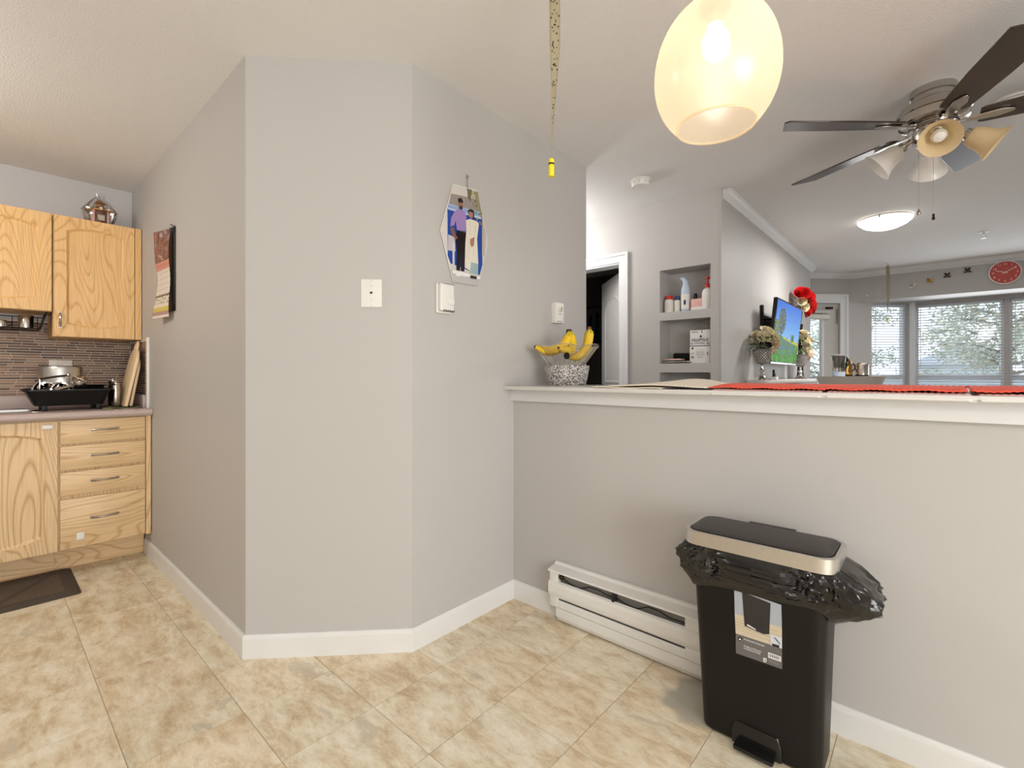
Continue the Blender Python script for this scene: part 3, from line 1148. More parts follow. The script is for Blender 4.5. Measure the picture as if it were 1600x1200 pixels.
def rr(x0, x1, y0, y1, z_, r_=.03, n=5):
    p = []
    for cx_, cy_, a0 in ((x1 - r_, y1 - r_, 0), (x0 + r_, y1 - r_, 90), (x0 + r_, y0 + r_, 180), (x1 - r_, y0 + r_, 270)):
        for i in range(n + 1):
            a = math.radians(a0 + 90 * i / n)
            p.append(Vector((cx_ + r_ * math.cos(a), cy_ + r_ * math.sin(a), z_)))
    return p


mb = MB()
mb.rings([rr(*lo, CT + .03), rr(*hi, CT + .118), rr(hi[0] - .012, hi[1] + .012, hi[2] - .012, hi[3] + .012, CT + .118), rr(hi[0] - .012, hi[1] + .012, hi[2] - .012, hi[3] + .012, CT + .126),
          rr(hi[0] + .004, hi[1] - .004, hi[2] + .004, hi[3] - .004, CT + .126), rr(lo[0] + .005, lo[1] - .005, lo[2] + .005, lo[3] - .005, CT + .036)])
mb.build('tub', 'black_plastic', rk)
for x in (-4.06, -3.852):
    for y in (.232, .47):
        MB().box(x, x + .018, y, y + .024, CT, CT + .034).build('foot', 'black_plastic', rk, bevel=.002)
F0 = CT + .0365
po = thing('steel_pot', 'large upturned stainless steel pot at the back of the black tub', 'pot', (-3.99, .325, F0))
MB().lathe([(.098, 0), (.100, .184), (.096, .194), (.088, .199), (.0, .200)], (-4.0, .325, F0 + .03), 32, cap0=False).build('body', 'brushed_steel', po)
MB().lathe([(.092, 0), (.098, .03)], (-4.0, .325, F0), 24).build('rim', 'steel', po)
sp_ = thing('saucepan', 'small steel saucepan lying tipped with its base and long handle showing', 'pan', (-3.90, .395, F0))
ax = Vector((.55, 0, 1)).normalized()
c0 = Vector((-3.862, .393, F0 + .105))
MB().lathe([(.0, 0), (.034, 0), (.036, .004), (.037, .08), (.035, .084), (.0, .084)], c0 - ax * .03, 24, ax).build('body', 'steel', sp_)
e1 = ax.cross(Vector((0, 1, 0))).normalized()
mb = MB()
for k in range(2):
    d_ = Vector((0, 1, 0)) * math.cos(k * PI / 2 + .7) + e1 * math.sin(k * PI / 2 + .7)
    mb.tube([c0 + ax * .056 - d_ * .03, c0 + ax * .056 + d_ * .03], .003, 6)
mb.build('base_ribs', 'chrome', sp_)
MB().tube([c0 + Vector((.03, -.03, 0)), c0 + Vector((.045, -.07, -.008)), c0 + Vector((.05, -.11, -.02))], [.010, .011, .008], 8).build('handle', 'steel', sp_)
MB().tube([(-3.868, .393, F0 + .07), (-3.868, .393, F0)], .028, 10).build('side', 'steel', sp_)
for k, (y, x, r_, tilt, lab) in enumerate(((.230, -3.935, .036, (.5, -.8, .3), 'polished steel bowl leaning at the left end of the black tub'),
                                          (.256, -3.885, .036, (.8, -.2, .4), 'polished steel bowl second from the left end of the black tub'),
                                          (.312, -3.866, .036, (.9, .1, .45), 'polished steel bowl lying in front of the big steel pot'))):
    a = Vector(tilt).normalized()
    bw = thing('steel_bowl', lab, 'bowl', (x, y, F0), group='polished bowls in the tub')
    cc = Vector((x, y, F0 + .092))
    MB().lathe([(.012, -.034), (.03, -.028), (r_ * .9, -.01), (r_, .012), (r_ + .004, .014), (r_ - .003, .010), (r_ * .85, -.008), (.026, -.022), (.0, -.026)], cc, 24, a).build('body', 'chrome', bw)
    MB().tube([(x, y, F0), cc], .012, 8).build('foot_ring', 'chrome', bw)
ld = thing('ladle', 'dark-handled steel ladle resting across the pots', 'ladle', (-3.86, .28, F0 + .09))
MB().tube([(-3.845, .225, F0 + .150), (-3.84, .30, F0 + .166), (-3.84, .335, F0 + .170)], .006, 8).build('handle', 'dark_bronze', ld)
MB().ell((-3.84, .345, F0 + .174), .011, .011, .011).build('knob', 'steel', ld)
MB().tube([(-3.845, .225, F0 + .150), (-3.856, .222, F0)], .004, 6).build('stem', 'steel', ld)
bp_ = thing('black_pan', 'small black pan at the right end of the dish tub', 'pan', (-3.93, .475, F0))
MB().lathe([(.042, 0), (.048, .11), (.051, .114), (.046, .112), (.038, .008)], (-3.93, .472, F0), 24).build('body', 'black_gloss', bp_)

# green drying cloth, canisters, chopping boards
gc = tag(MB().grid(lambda u, v: (-4.06 + .26 * v + .01 * math.sin(9 * u), .499 + .188 * u, CT + .004 + .004 * math.sin(11 * u + 4 * v) * math.sin(7 * v + 2 * u)), 30, 16).build('drying_cloth', 'green_cloth', solid=.004),
         'crumpled olive green cloth spread under the dish tub and boards', 'cloth')
for (y, x, h_, r_, m_, lab) in ((.572, -3.90, .150, .022, 'steel', 'pale steel canister beside the chopping boards'), (.567, -3.965, .165, .024, 'black_gloss', 'dark canister behind the pale steel one')):
    cn = thing('canister', lab, 'canister', (x, y, CT + .012))
    MB().lathe([(r_ - .002, 0), (r_, .004), (r_, h_ - .03), (r_ - .004, h_ - .016), (r_ - .004, h_ - .002), (.0, h_)], (x, y, CT + .012), 20).build('body', m_, cn)
    MB().lathe([(r_ - .003, 0), (r_ - .001, .003), (r_ - .001, .014), (.008, .018), (.006, .026), (0, .028)], (x, y, CT + .012 + h_ - .016), 20).build('lid', 'steel', cn)


def chopping_board(x0, yb, yt, w, h_, th_, label, handle):
    """plank whose flat face points to -y, leaning against the side wall; x0 = front edge"""
    V_ = Vector((0, yt - yb, h_)).normalized()
    Hh = Vector((0, yt - yb, h_)).length
    Nn = Vector((-1, 0, 0))
    T_ = V_.cross(Vector((1, 0, 0))).normalized() * th_
    if T_.y < 0:
        T_ = -T_
    o = Vector((x0, yb, CT + .014))
    t = thing('chopping_board', label, 'chopping board', o, group='chopping boards by the side wall')
    n = 8
    top = [(w / 2 - w / 2 * math.cos(PI * i / n), Hh - .10 + .085 * math.sin(PI * i / n)) for i in range(n + 1)][::-1]
    MB().prism([(0, 0), (w, 0)] + top, o, (-1, 0, 0), V_, T_).build('plank', 'board_wood', t, bevel=.002)
    if handle:
        pts = [o + Vector((-1, 0, 0)) * (w / 2 - .035 * math.cos(a)) + V_ * (Hh - .025 + .055 * math.sin(a)) + T_ * .5 for a in [PI * i / 10 for i in range(11)]]
        MB().tube(pts, .007, 8).build('loop_handle', 'board_wood', t)
    return t


chopping_board(-3.80, .600, .675, .24, .385, .016, 'taller pale chopping board with loop handle leaning in front', True)
chopping_board(-3.83, .630, .685, .22, .33, .014, 'shorter pale chopping board leaning behind the taller one', False)

# anti-fatigue mat
mt = thing('floor_mat', 'dark brown rubber anti-fatigue mat before the sink cabinet', 'mat', (-3.58, 0, 0))
mb = MB()
x0, x1, y0, y1 = -3.820, -3.335, -.62, .352
mb.rings([rr(x0, x1, y0, y1, .0005, .02), rr(x0, x1, y0, y1, .003, .02), rr(x0 + .03, x1 - .03, y0 + .03, y1 - .03, .016, .015)])
mb.build('base', 'mat_rubber', mt)
for k in range(3):
    a = y1 - .06 - k * .29
    MB().box(x0 + .06, x1 - .06, a - .27, a, .0155, .0168).build('textured_field', 'mat_groove', mt, bevel=.0006, seg=1)
    MB().prism([(x0 + .06, a - .02), (x0 + .075, a), (x1 - .06, a - .25), (x1 - .075, a - .27)], (0, 0, .0166), (1, 0, 0), (0, 1, 0), (0, 0, .001)).build('stripe', 'mat_rubber', mt, smooth=0)

# wall calendar
ca = thing('wall_calendar', 'curled paper wall calendar with a red picture hanging on a nail', 'calendar', (-3.28, .70, 1.46))
rnd = random.Random(11)


def calf(off0, x0, x1, z0, z1, curl, wave=.004):
    def f(u, v):
        zz = z0 + (z1 - z0) * v
        off = off0 + curl * (1 - u) * (.35 + .65 * abs(2 * v - 1) ** 1.5) + wave * math.sin(3.2 * PI * v + .5)
        return (x0 + (x1 - x0) * u, .713 - max(off, .002), zz + (.015 * (1 - u) if v > .95 else 0))
    return f


def calcol(u, v):
    if v > .66:
        cs_ = [C(112, 78, 64), C(84, 62, 54), C(142, 104, 84), C(150, 66, 60), C(104, 110, 124), C(200, 168, 146), C(72, 60, 50)]
        return cs_[int(4 * noise.noise(Vector((u * 5, v * 16, 1))) + rnd.random() * 2 + 2) % 7]
    if v > .56:
        return C(202, 128, 116) if (int(u * 24) % 7 and .59 < v < .64) else C(208, 140, 128)
    if v > .27:
        return C(222, 214, 204) if not (int(u * 28) % 5 == 2 and int(v * 96) % 6 == 2) else C(120, 112, 106)
    if v > .25:
        return C(90, 84, 80)
    if v > .13:
        return C(226, 216, 200) if rnd.random() > .3 or v < .17 else C(120, 112, 100)
    if v > .07:
        return C(208, 190, 92)
    return C(176, 140, 140) if v > .03 else C(230, 222, 210)


MB().grid(calf(.004, -3.34, -3.112, 1.50, 1.965, .0, 0), 4, 12).build('back_sheet', 'black_plastic', ca, solid=.002)
MB().grid(calf(.022, -3.375, -3.150, 1.468, 1.955, .030), 28, 96, calcol).build('page', 'print_paper', ca, solid=.0006)
MB().cyl((-3.14, .713, 1.972), (-3.14, .692, 1.976), .002, n=8).build('nail', 'dark_bronze', ca)
MB().tube([(-3.14, .705, 1.972), (-3.2, .69, 1.95)], .001, 5).build('string', 'dark_bronze', ca)

# ------------------------------------------------------------------ on the nook walls
HX = -1.62
PHC = {'wall_top': (212, 206, 200), 'greywall': (150, 143, 138), 'fringe': (190, 206, 228), 'blue': (38, 74, 158), 'pillarL': (214, 208, 206), 'lowhall': (196, 190, 196),
       'pole': (206, 206, 214), 'rightstrip': (190, 180, 170), 'floor': (188, 186, 184), 'floorw': (236, 234, 230), 'green1': (112, 112, 72), 'green2': (150, 146, 108),
       'shirt': (158, 132, 188), 'armL': (132, 92, 78), 'trous': (34, 28, 30), 'headM': (156, 108, 88), 'hairM': (28, 22, 22), 'beardM': (48, 34, 32), 'shoeM1': (232, 230, 228),
       'shoeM2': (232, 230, 228), 'dress': (226, 220, 204), 'pants': (158, 182, 182), 'headW': (178, 128, 108), 'hairW': (36, 28, 28), 'hands': (170, 122, 104), 'shoeW': (60, 56, 58)}
PHL = {'wall_top': 1, 'greywall': 2, 'blue': 1, 'fringe': 3, 'pillarL': 1, 'lowhall': 2, 'pole': 3, 'rightstrip': 2, 'floor': 2, 'floorw': 3, 'green1': 4, 'green2': 4, 'shirt': 5, 'armL': 6,
       'trous': 5, 'headM': 5, 'hairM': 6, 'beardM': 6, 'shoeM1': 6, 'shoeM2': 6, 'dress': 6, 'pants': 5, 'headW': 6, 'hairW': 7, 'hands': 7, 'shoeW': 6}
PH=[
('outline',[(1.409, 2.004), (1.562, 2.019), (1.635, 1.787), (1.567, 1.568), (1.412, 1.563), (1.338, 1.782)]),
('wall_top',[(1.404, 1.99), (1.482, 2.0), (1.557, 2.018), (1.59, 1.91), (1.376, 1.902)]),
('greywall',[(1.398, 1.957), (1.571, 1.977), (1.591, 1.91), (1.382, 1.899)]),
('fringe',[(1.378, 1.906), (1.591, 1.92), (1.591, 1.887), (1.378, 1.881)]),
('blue',[(1.376, 1.883), (1.592, 1.89), (1.594, 1.672), (1.576, 1.62), (1.394, 1.644), (1.378, 1.675)]),
('pillarL',[(1.343, 1.799), (1.376, 1.856), (1.376, 1.733), (1.364, 1.724)]),
('lowhall',[(1.38, 1.77), (1.419, 1.766), (1.423, 1.702), (1.378, 1.699)]),
('pole',[(1.404, 1.738), (1.417, 1.741), (1.417, 1.641), (1.406, 1.642)]),
('rightstrip',[(1.592, 1.871), (1.611, 1.848), (1.615, 1.809), (1.608, 1.715), (1.591, 1.715)]),
('floor',[(1.394, 1.619), (1.578, 1.617), (1.567, 1.568), (1.412, 1.563)]),
('floorw',[(1.404, 1.617), (1.579, 1.613), (1.577, 1.6), (1.407, 1.602)]),
('green1',[(1.493, 2.007), (1.526, 2.009), (1.513, 1.951), (1.499, 1.964)]),
('green2',[(1.53, 2.006), (1.562, 2.011), (1.59, 1.89), (1.608, 1.848), (1.594, 1.884), (1.571, 1.931), (1.548, 1.971)]),
('shirt',[(1.419, 1.885), (1.44, 1.897), (1.473, 1.898), (1.488, 1.884), (1.486, 1.807), (1.431, 1.801), (1.423, 1.842), (1.415, 1.819), (1.391, 1.807), (1.396, 1.848)]),
('armL',[(1.391, 1.801), (1.412, 1.809), (1.419, 1.779), (1.437, 1.767), (1.423, 1.755), (1.398, 1.777)]),
('trous',[(1.429, 1.799), (1.486, 1.799), (1.48, 1.729), (1.476, 1.62), (1.454, 1.619), (1.459, 1.718), (1.449, 1.619), (1.427, 1.619), (1.431, 1.706), (1.424, 1.755)]),
('headM',[(1.44, 1.931), (1.465, 1.938), (1.467, 1.914), (1.456, 1.898), (1.442, 1.901)]),
('hairM',[(1.435, 1.943), (1.456, 1.953), (1.469, 1.939), (1.465, 1.932), (1.44, 1.928)]),
('beardM',[(1.444, 1.912), (1.467, 1.918), (1.462, 1.901), (1.449, 1.897)]),
('shoeM1',[(1.425, 1.615), (1.454, 1.613), (1.454, 1.594), (1.423, 1.592)]),
('shoeM2',[(1.456, 1.62), (1.486, 1.609), (1.486, 1.597), (1.459, 1.598)]),
('dress',[(1.486, 1.859), (1.513, 1.871), (1.557, 1.87), (1.569, 1.862), (1.557, 1.79), (1.565, 1.67), (1.517, 1.672), (1.513, 1.629), (1.478, 1.639), (1.482, 1.755), (1.488, 1.807)]),
('pants',[(1.517, 1.675), (1.565, 1.67), (1.563, 1.62), (1.513, 1.619)]),
('headW',[(1.502, 1.905), (1.532, 1.911), (1.535, 1.892), (1.522, 1.874), (1.506, 1.879)]),
('hairW',[(1.499, 1.909), (1.517, 1.918), (1.536, 1.914), (1.539, 1.874), (1.53, 1.874), (1.53, 1.904), (1.506, 1.904), (1.502, 1.881)]),
('hands',[(1.513, 1.777), (1.539, 1.793), (1.535, 1.753), (1.52, 1.74), (1.511, 1.758)]),
('shoeW',[(1.513, 1.61), (1.556, 1.61), (1.553, 1.596), (1.513, 1.595)]),
]
OUT = PH[0][1]
pp = thing('photo_plaque', 'hexagonal glass photo plaque of a standing couple hung above the dial thermostat', 'picture', (HX, 1.49, 1.56))
MB().prism(OUT, (-1.6165, 0, 0), (0, 1, 0), (0, 0, 1), (.006, 0, 0)).build('plaque', 'white_plastic', pp, bevel=.001, seg=1, smooth=0)
dc = Decal((-1.6100, 0, 0), (0, 1, 0), (0, 0, 1))
oc = (sum(p[0] for p in OUT) / 6, sum(p[1] for p in OUT) / 6)
dc.p([(oc[0] + (a - oc[0]) * .985, oc[1] + (b_ - oc[1]) * .985) for a, b_ in OUT], C(208, 204, 200), 0)
for n_, poly in PH[1:]:
    dc.p(poly, C(*PHC[n_]), PHL[n_])
rnd = random.Random(5)
for k in range(26):       # blue and white fringe of the awning, foliage specks
    y = 1.381 + .0082 * k
    dc.r(y, 1.889 + .0003 * k, y + .004, 1.903 + .0006 * k, C(70, 112, 186), 4)
for k in range(60):
    y, z = rnd.uniform(1.50, 1.60), rnd.uniform(1.86, 2.005)
    if z > 2.006 - .9 * abs(y - 1.53) or y > 1.52 + (2.01 - z) * .62 or y < 1.50 + (2.0 - z) * .35:
        continue
    dc.disc(y, z, .005, .004, C(rnd.randint(80, 190), rnd.randint(90, 176), rnd.randint(50, 110)), 5, 6)
dc.r(1.476, 1.55 + .05, 1.4765, 1.6001, C(34, 28, 30), 5)
for (a, b_) in ((1.447, 1.921), (1.458, 1.923), (1.513, 1.894), (1.524, 1.896)):   # eyes
    dc.disc(a, b_, .0016, .0010, C(36, 26, 24), 7, 8)
dc.r(1.4505, 1.9055, 1.459, 1.907, C(120, 66, 60), 7)
dc.r(1.5155, 1.8825, 1.523, 1.884, C(164, 84, 80), 7)
dc.line(1.452, 1.80, 1.486, 1.802, .004, C(90, 80, 78), 6)
dc.line(1.55, 1.862, 1.53, 1.70, .003, C(206, 200, 186), 7)
dc.line(1.512, 1.862, 1.50, 1.68, .003, C(208, 202, 188), 7)
dc.line(1.545, 1.66, 1.546, 1.625, .003, C(140, 166, 168), 6)
dc.build('print', 'print_gloss', pp)
MB().tube([(HX + .012, 1.497, 1.985), (HX + .012, 1.497, 2.07)], .0016, 6).build('hanging_wire', 'fin_metal', pp)
MB().tube([(HX, 1.497, 2.06), (HX + .018, 1.497, 2.062), (HX + .020, 1.480, 2.066)], .002, 6).build('nail', 'fin_metal', pp)

# dial thermostat
t1 = thing('thermostat', 'rounded white thermostat with a round dial below the photo plaque', 'thermostat', (HX, 1.355, 1.415))
MB().box(HX, HX + .014, 1.314, 1.400, 1.416, 1.546).build('back_plate', 'white_plastic', t1, bevel=.006, seg=3)
MB().box(HX + .012, HX + .036, 1.318, 1.396, 1.424, 1.544).build('cover', 'white_plastic', t1, bevel=.007, seg=3)
MB().lathe([(.019, 0), (.019, .005), (.016, .009), (0, .010)], (HX + .036, 1.372, 1.468), 24, (1, 0, 0)).build('dial', 'white_plastic', t1)
for k in range(6):
    y = 1.335 + .011 * k
    MB().box(HX + .020, HX + .0365, y, y + .005, 1.4235, 1.430).build('vent_slot', 'dark_slot', t1)
    MB().box(HX + .030, HX + .0365, y, y + .004, 1.5405, 1.5442).build('vent_slot', 'fin_metal', t1)
# square control by the bananas
t2 = thing('dial_control', 'boxy white wall control with small dial above the banana bowl', 'thermostat', (HX, 2.187, 1.438))
MB().box(HX, HX + .036, 2.150, 2.226, 1.440, 1.556).build('box', 'white_plastic', t2, bevel=.004, seg=2)
MB().lathe([(.017, 0), (.017, .004), (.013, .004), (.012, .010), (0, .010)], (HX + .036, 2.190, 1.518), 20, (1, 0, 0)).build('dial', 'ivory_plastic', t2)
MB().box(HX + .046, HX + .0475, 2.187, 2.193, 1.506, 1.530).build('pointer', 'fin_metal', t2)
MB().box(HX + .036, HX + .0364, 2.176, 2.200, 1.490, 1.494).build('print_line', 'fin_metal', t2)
for y in (2.166, 2.19):
    MB().box(HX + .036, HX + .0364, y, y + .014, 1.446, 1.452).build('label_mark', 'fin_metal', t2)

# blank jack plate on the corner wall
e = (Vector((B_[0], B_[1], 0)) - Vector((A_[0], A_[1], 0))).normalized()
nn = Vector((e.y, -e.x, 0))
pc = Vector((-1.734, 1.0735, 0))
pc = Vector((A_[0], A_[1], 0)) + e * ((pc - Vector((A_[0], A_[1], 0))).dot(e))
jp = thing('jack_plate', 'white phone jack plate on the narrow corner wall', 'wall plate', pc + Vector((0, 0, 1.425)))
MB().obox(pc - e * .0425 + Vector((0, 0, 1.425)), e * .085, nn * .006, (0, 0, .115)).build('plate', 'white_plastic', jp, bevel=.002)
MB().obox(pc - e * .007 + nn * .005 + Vector((0, 0, 1.476)), e * .014, nn * .003, (0, 0, .016)).build('socket', 'white_plastic', jp)
MB().prism([(-.0055, .010), (.0055, .010), (.0055, .006), (.002, .001), (-.002, .001), (-.0055, .006)], pc + nn * .008 + Vector((0, 0, 1.478)), e, (0, 0, 1), nn * .0003).build('jack_hole', 'dark_slot', jp, smooth=0)
for z in (1.430, 1.5345):
    MB().lathe([(.005, 0), (.004, .0015), (0, .002)], pc + nn * .006 + Vector((0, 0, z)), 10, nn).build('screw', 'ivory_plastic', jp)
for z in (1.452, 1.513):
    MB().lathe([(.0018, 0), (.0018, .0006)], pc + nn * .006 + Vector((0, 0, z)), 8, nn).build('pin_hole', 'fin_metal', jp)

# electric baseboard heater along the half wall
ht = thing('baseboard_heater', 'white metal baseboard heater along the half wall', 'heater', (-.9, 1.79, .04))
hx0, hx1 = -1.337, -.43


def hprof(prof, x0, x1, name, mat='heater_enamel', **k):
    R = [[Vector((x, y, z_)) for y, z_ in prof] for x in (x0, x1)]
    return MB().rings(R).build(name, mat, ht, smooth=0, **k)


hprof([(1.829, .240), (1.829, .262), (1.815, .262), (1.806, .252), (1.757, .243), (1.755, .236), (1.759, .236), (1.812, .244)], hx0 - .004, hx1, 'top_hood')
hprof([(1.829, .04), (1.829, .25), (1.826, .25), (1.826, .04)], hx0 + .002, hx1, 'back_panel')
hprof([(1.768, .196), (1.757, .190), (1.752, .176), (1.752, .146), (1.757, .128), (1.770, .116), (1.774, .116), (1.762, .130), (1.757, .147), (1.757, .175), (1.761, .188), (1.770, .194)], hx0 + .001, hx1, 'front_cover')
hprof([(1.774, .070), (1.766, .076), (1.764, .102), (1.770, .108), (1.775, .108), (1.769, .101), (1.770, .079)], hx0 + .03, hx1, 'lower_lip')
hprof([(1.82, .008), (1.785, .008), (1.774, .028), (1.772, .070), (1.776, .070), (1.779, .03), (1.788, .013), (1.82, .013)], hx0 + .03, hx1, 'kick_plate')
for a, b_ in ((hx0, hx0 + .045), (-.70, hx1)):
    MB().box(a, b_, 1.763, 1.826, .075, .243).build('end_cap' if a != -.70 else 'control_box', 'heater_enamel', ht, bevel=.004)
MB().box(hx0 + .045, -.70, 1.790, 1.824, .10, .232).build('heating_fins', 'fin_metal', ht, smooth=0)
MB().box(hx0 + .045, -.70, 1.776, 1.789, .106, .118).build('inlet_slot', 'dark_slot', ht, smooth=0)
MB().box(-1.010, -.998, 1.762, 1.792, .190, .240).build('strut', 'dark_slot', ht, smooth=0)
MB().ell((hx0 + .058, 1.778, .214), .012, .012, .013).build('wire_terminal', 'dark_bronze', ht)
MB().tube([(hx0 + .06 + .65 * i / 14, 1.786, .206 - .010 * math.sin(i * 1.1) - .006 * (i % 3)) for i in range(15)], .0018, 6).build('wire', 'black_plastic', ht)

# pedal bin with liner and label
bn = thing('pedal_bin', 'black plastic pedal bin with a steel-rimmed lid and printed label', 'bin', (-.40, 1.645, 0))


def bp(z_):
    t = z_ / .62
    return (-.566 - .028 * t, -.234 + .020 * t, 1.562 - .024 * t, 1.735 + .008 * t)


mb = MB()
mb.rings([rr(-.555, -.245, 1.572, 1.725, .0, .03)] + [rr(*bp(z_), z_, .035) for z_ in (.012, .2, .4, .60)])
body = mb.build('body', 'black_plastic', bn)
MB().rings([rr(-.47, -.33, 1.553, 1.575, .008, .008), rr(-.47, -.33, 1.550, 1.575, .05, .008), rr(-.46, -.34, 1.556, 1.575, .075, .008)]).build('pedal_recess', 'black_gloss', bn)
MB().box(-.455, -.345, 1.515, 1.56, .012, .026).build('pedal', 'black_gloss', bn, bevel=.005)
LX = (-.618, -.192, 1.527, 1.752)
mb = MB()
mb.rings([rr(*LX, .600, .05, 8), rr(*LX, .640, .05, 8), rr(LX[0] + .004, LX[1] - .004, LX[2] + .004, LX[3] - .004, .643, .047, 8), rr(LX[0] + .012, LX[1] - .012, LX[2] + .012, LX[3] - .012, .642, .042, 8), rr(LX[0] + .012, LX[1] - .012, LX[2] + .012, LX[3] - .012, .635, .042, 8)], cap0=True, cap1=True)
mb.build('lid_band', 'brushed_steel', bn)
mb = MB()
mb.rings([rr(LX[0] + .015, LX[1] - .015, LX[2] + .015, LX[3] - .015, .636, .04, 8), rr(LX[0] + .015, LX[1] - .015, LX[2] + .015, LX[3] - .015, .644, .04, 8), rr(LX[0] + .03, LX[1] - .03, LX[2] + .03, LX[3] - .03, .648, .034, 8)])
mb.build('lid', 'lid_black', bn)
MB().box(-.47, -.33, 1.735, 1.756, .630, .645).build('hinge', 'lid_black', bn, bevel=.003)


def bagfn(u, v):
    a = 2 * PI * u
    # rounded-rectangle perimeter, wrapped round the rim and hanging down
    cx_, cy_ = -.405, 1.640
    ca, sa = math.cos(a), math.sin(a)
    ex = .200 * (abs(ca) ** .35) * (1 if ca > 0 else -1)
    ey = .103 * (abs(sa) ** .35) * (1 if sa > 0 else -1)
    z_ = .612 - .138 * v
    right = max(0, ca) ** 3
    left = max(0, -ca) ** 3
    z_ += -.02 * math.sin(a * 2 + .6) * v - .022 * right * v + .015 * left * v
    b_ = math.sin(PI * min(1, v * 1.02)) ** .8
    nz = noise.noise(Vector((ca * 4.5, sa * 4.5, v * 1.6)))
    n2_ = noise.noise(Vector((ca * 13 + 3, sa * 13, v * 4)))
    ridge = abs(noise.noise(Vector((ca * 8 + 9, sa * 8, v * 5))))
    crease = 1 - 2 * abs(noise.noise(Vector((ca * 6 + 2 * v, sa * 6 - 3 * v, v * 3 + 7))))
    fine = 1 - 2 * abs(noise.noise(Vector((ca * 15 - 4 * v, sa * 15 + 5 * v, v * 7))))
    k = b_ * (.006 + .022 * nz + .010 * n2_ - .010 * ridge + (.018 * crease ** 2 + .007 * fine) * (1 - .6 * right - .6 * left) + .075 * right + .024 * left)
    if v > .86:
        k *= .8
    dx, dy = ca, sa * .7
    yy = cy_ + ey + dy * k
    return (cx_ + ex + dx * k * 1.25, min(yy, 1.752 + .012 * b_), z_)


MB().grid(bagfn, 200, 30).build('bin_liner', 'bag_black', bn, smooth=22, label='crumpled glossy black bin bag')
LB=[('grey',[(-0.455, 0.351), (-0.328, 0.35), (-0.328, 0.289), (-0.455, 0.287)]),
('bgwall',[(-0.458, 0.487), (-0.329, 0.479), (-0.328, 0.407), (-0.457, 0.406)]),
('wood',[(-0.457, 0.411), (-0.357, 0.412), (-0.328, 0.413), (-0.328, 0.351), (-0.455, 0.349)]),
('bin',[(-0.435, 0.485), (-0.357, 0.475), (-0.361, 0.381), (-0.378, 0.375), (-0.429, 0.382)]),
('pedal',[(-0.423, 0.389), (-0.419, 0.39), (-0.397, 0.383), (-0.398, 0.38), (-0.421, 0.385)]),
('inset',[(-0.359, 0.382), (-0.328, 0.384), (-0.328, 0.351), (-0.357, 0.349)]),
('insetbin',[(-0.354, 0.357), (-0.335, 0.358), (-0.335, 0.35), (-0.354, 0.349)]),
('insetlid',[(-0.347, 0.378), (-0.345, 0.378), (-0.332, 0.363), (-0.334, 0.361)]),
('t1',[(-0.431, 0.343), (-0.374, 0.343), (-0.374, 0.337), (-0.431, 0.337)]),
('t2',[(-0.431, 0.32), (-0.383, 0.321), (-0.383, 0.316), (-0.431, 0.315)]),
('t3',[(-0.431, 0.314), (-0.381, 0.315), (-0.381, 0.31), (-0.431, 0.309)]),
('bar',[(-0.365, 0.326), (-0.331, 0.326), (-0.331, 0.31), (-0.365, 0.31)]),
('logo',[(-0.449, 0.333), (-0.446, 0.341), (-0.44, 0.343), (-0.436, 0.337), (-0.44, 0.33), (-0.446, 0.329)]),
('recy',[(-0.378, 0.304), (-0.369, 0.305), (-0.369, 0.297), (-0.373, 0.291), (-0.378, 0.293)]),
]
LBC = {'grey': (104, 102, 102), 'bgwall': (170, 176, 186), 'wood': (204, 192, 168), 'bin': (46, 44, 46), 'pedal': (220, 220, 224), 'inset': (206, 212, 222), 'insetbin': (48, 46, 48),
       'insetlid': (48, 46, 48), 'bar': (235, 235, 235), 'logo': (28, 28, 28), 'recy': (225, 225, 225)}
LBL = {'grey': 0, 'bgwall': 0, 'wood': 1, 'bin': 2, 'pedal': 3, 'inset': 3, 'insetbin': 4, 'insetlid': 4, 'bar': 2, 'logo': 1, 'recy': 2}
sl = -.024 / .62
dc = Decal((0, 1.562 - .0012, 0), (1, 0, 0), (0, sl, 1))
for n_, poly in LB:
    if n_ in LBC:
        dc.p([(x, z_) for x, z_ in poly], C(*LBC[n_]), LBL[n_])
for k in range(5):
    z_ = .395 - .008 * k
    dc.line(-.456, z_, -.34 + .01 * (k % 2), z_ + .002 - .006 * (k % 3) / 2, .0012, C(172, 156, 130), 1.5)
dc.t('40 LITRE PLASTIC PEDAL BIN', -.432, .3375, .0052, C(240, 240, 240), 1, sx=.62)
dc.t('POUBELLE À PÉDALE EN', -.432, .3165, .0052, C(240, 240, 240), 1, sx=.62)
dc.t('PLASTIQUE DE 40 LITRES', -.432, .3095, .0052, C(240, 240, 240), 1, sx=.58)
dc.p([(-.4465, .333), (-.4385, .333), (-.4425, .3395)], C(240, 240, 240), 2)
for k in range(18):
    if k % 3 != 1:
        dc.r(-.3625 + .0016 * k, .3135, -.3615 + .0016 * k, .3235, C(30, 30, 30), 3)
dc.line(-.351, .377, -.337, .366, .0012, C(60, 60, 62), 4)
for k in range(3):
    dc.r(-.362, .3035 - .003 * k, -.335, .3045 - .003 * k, C(140, 138, 138), 1)
dc.p([(-.3765, .3), (-.3705, .3), (-.3735, .2945)], C(96, 94, 94), 3)
dc.build('label_sticker', 'print_gloss', bn)

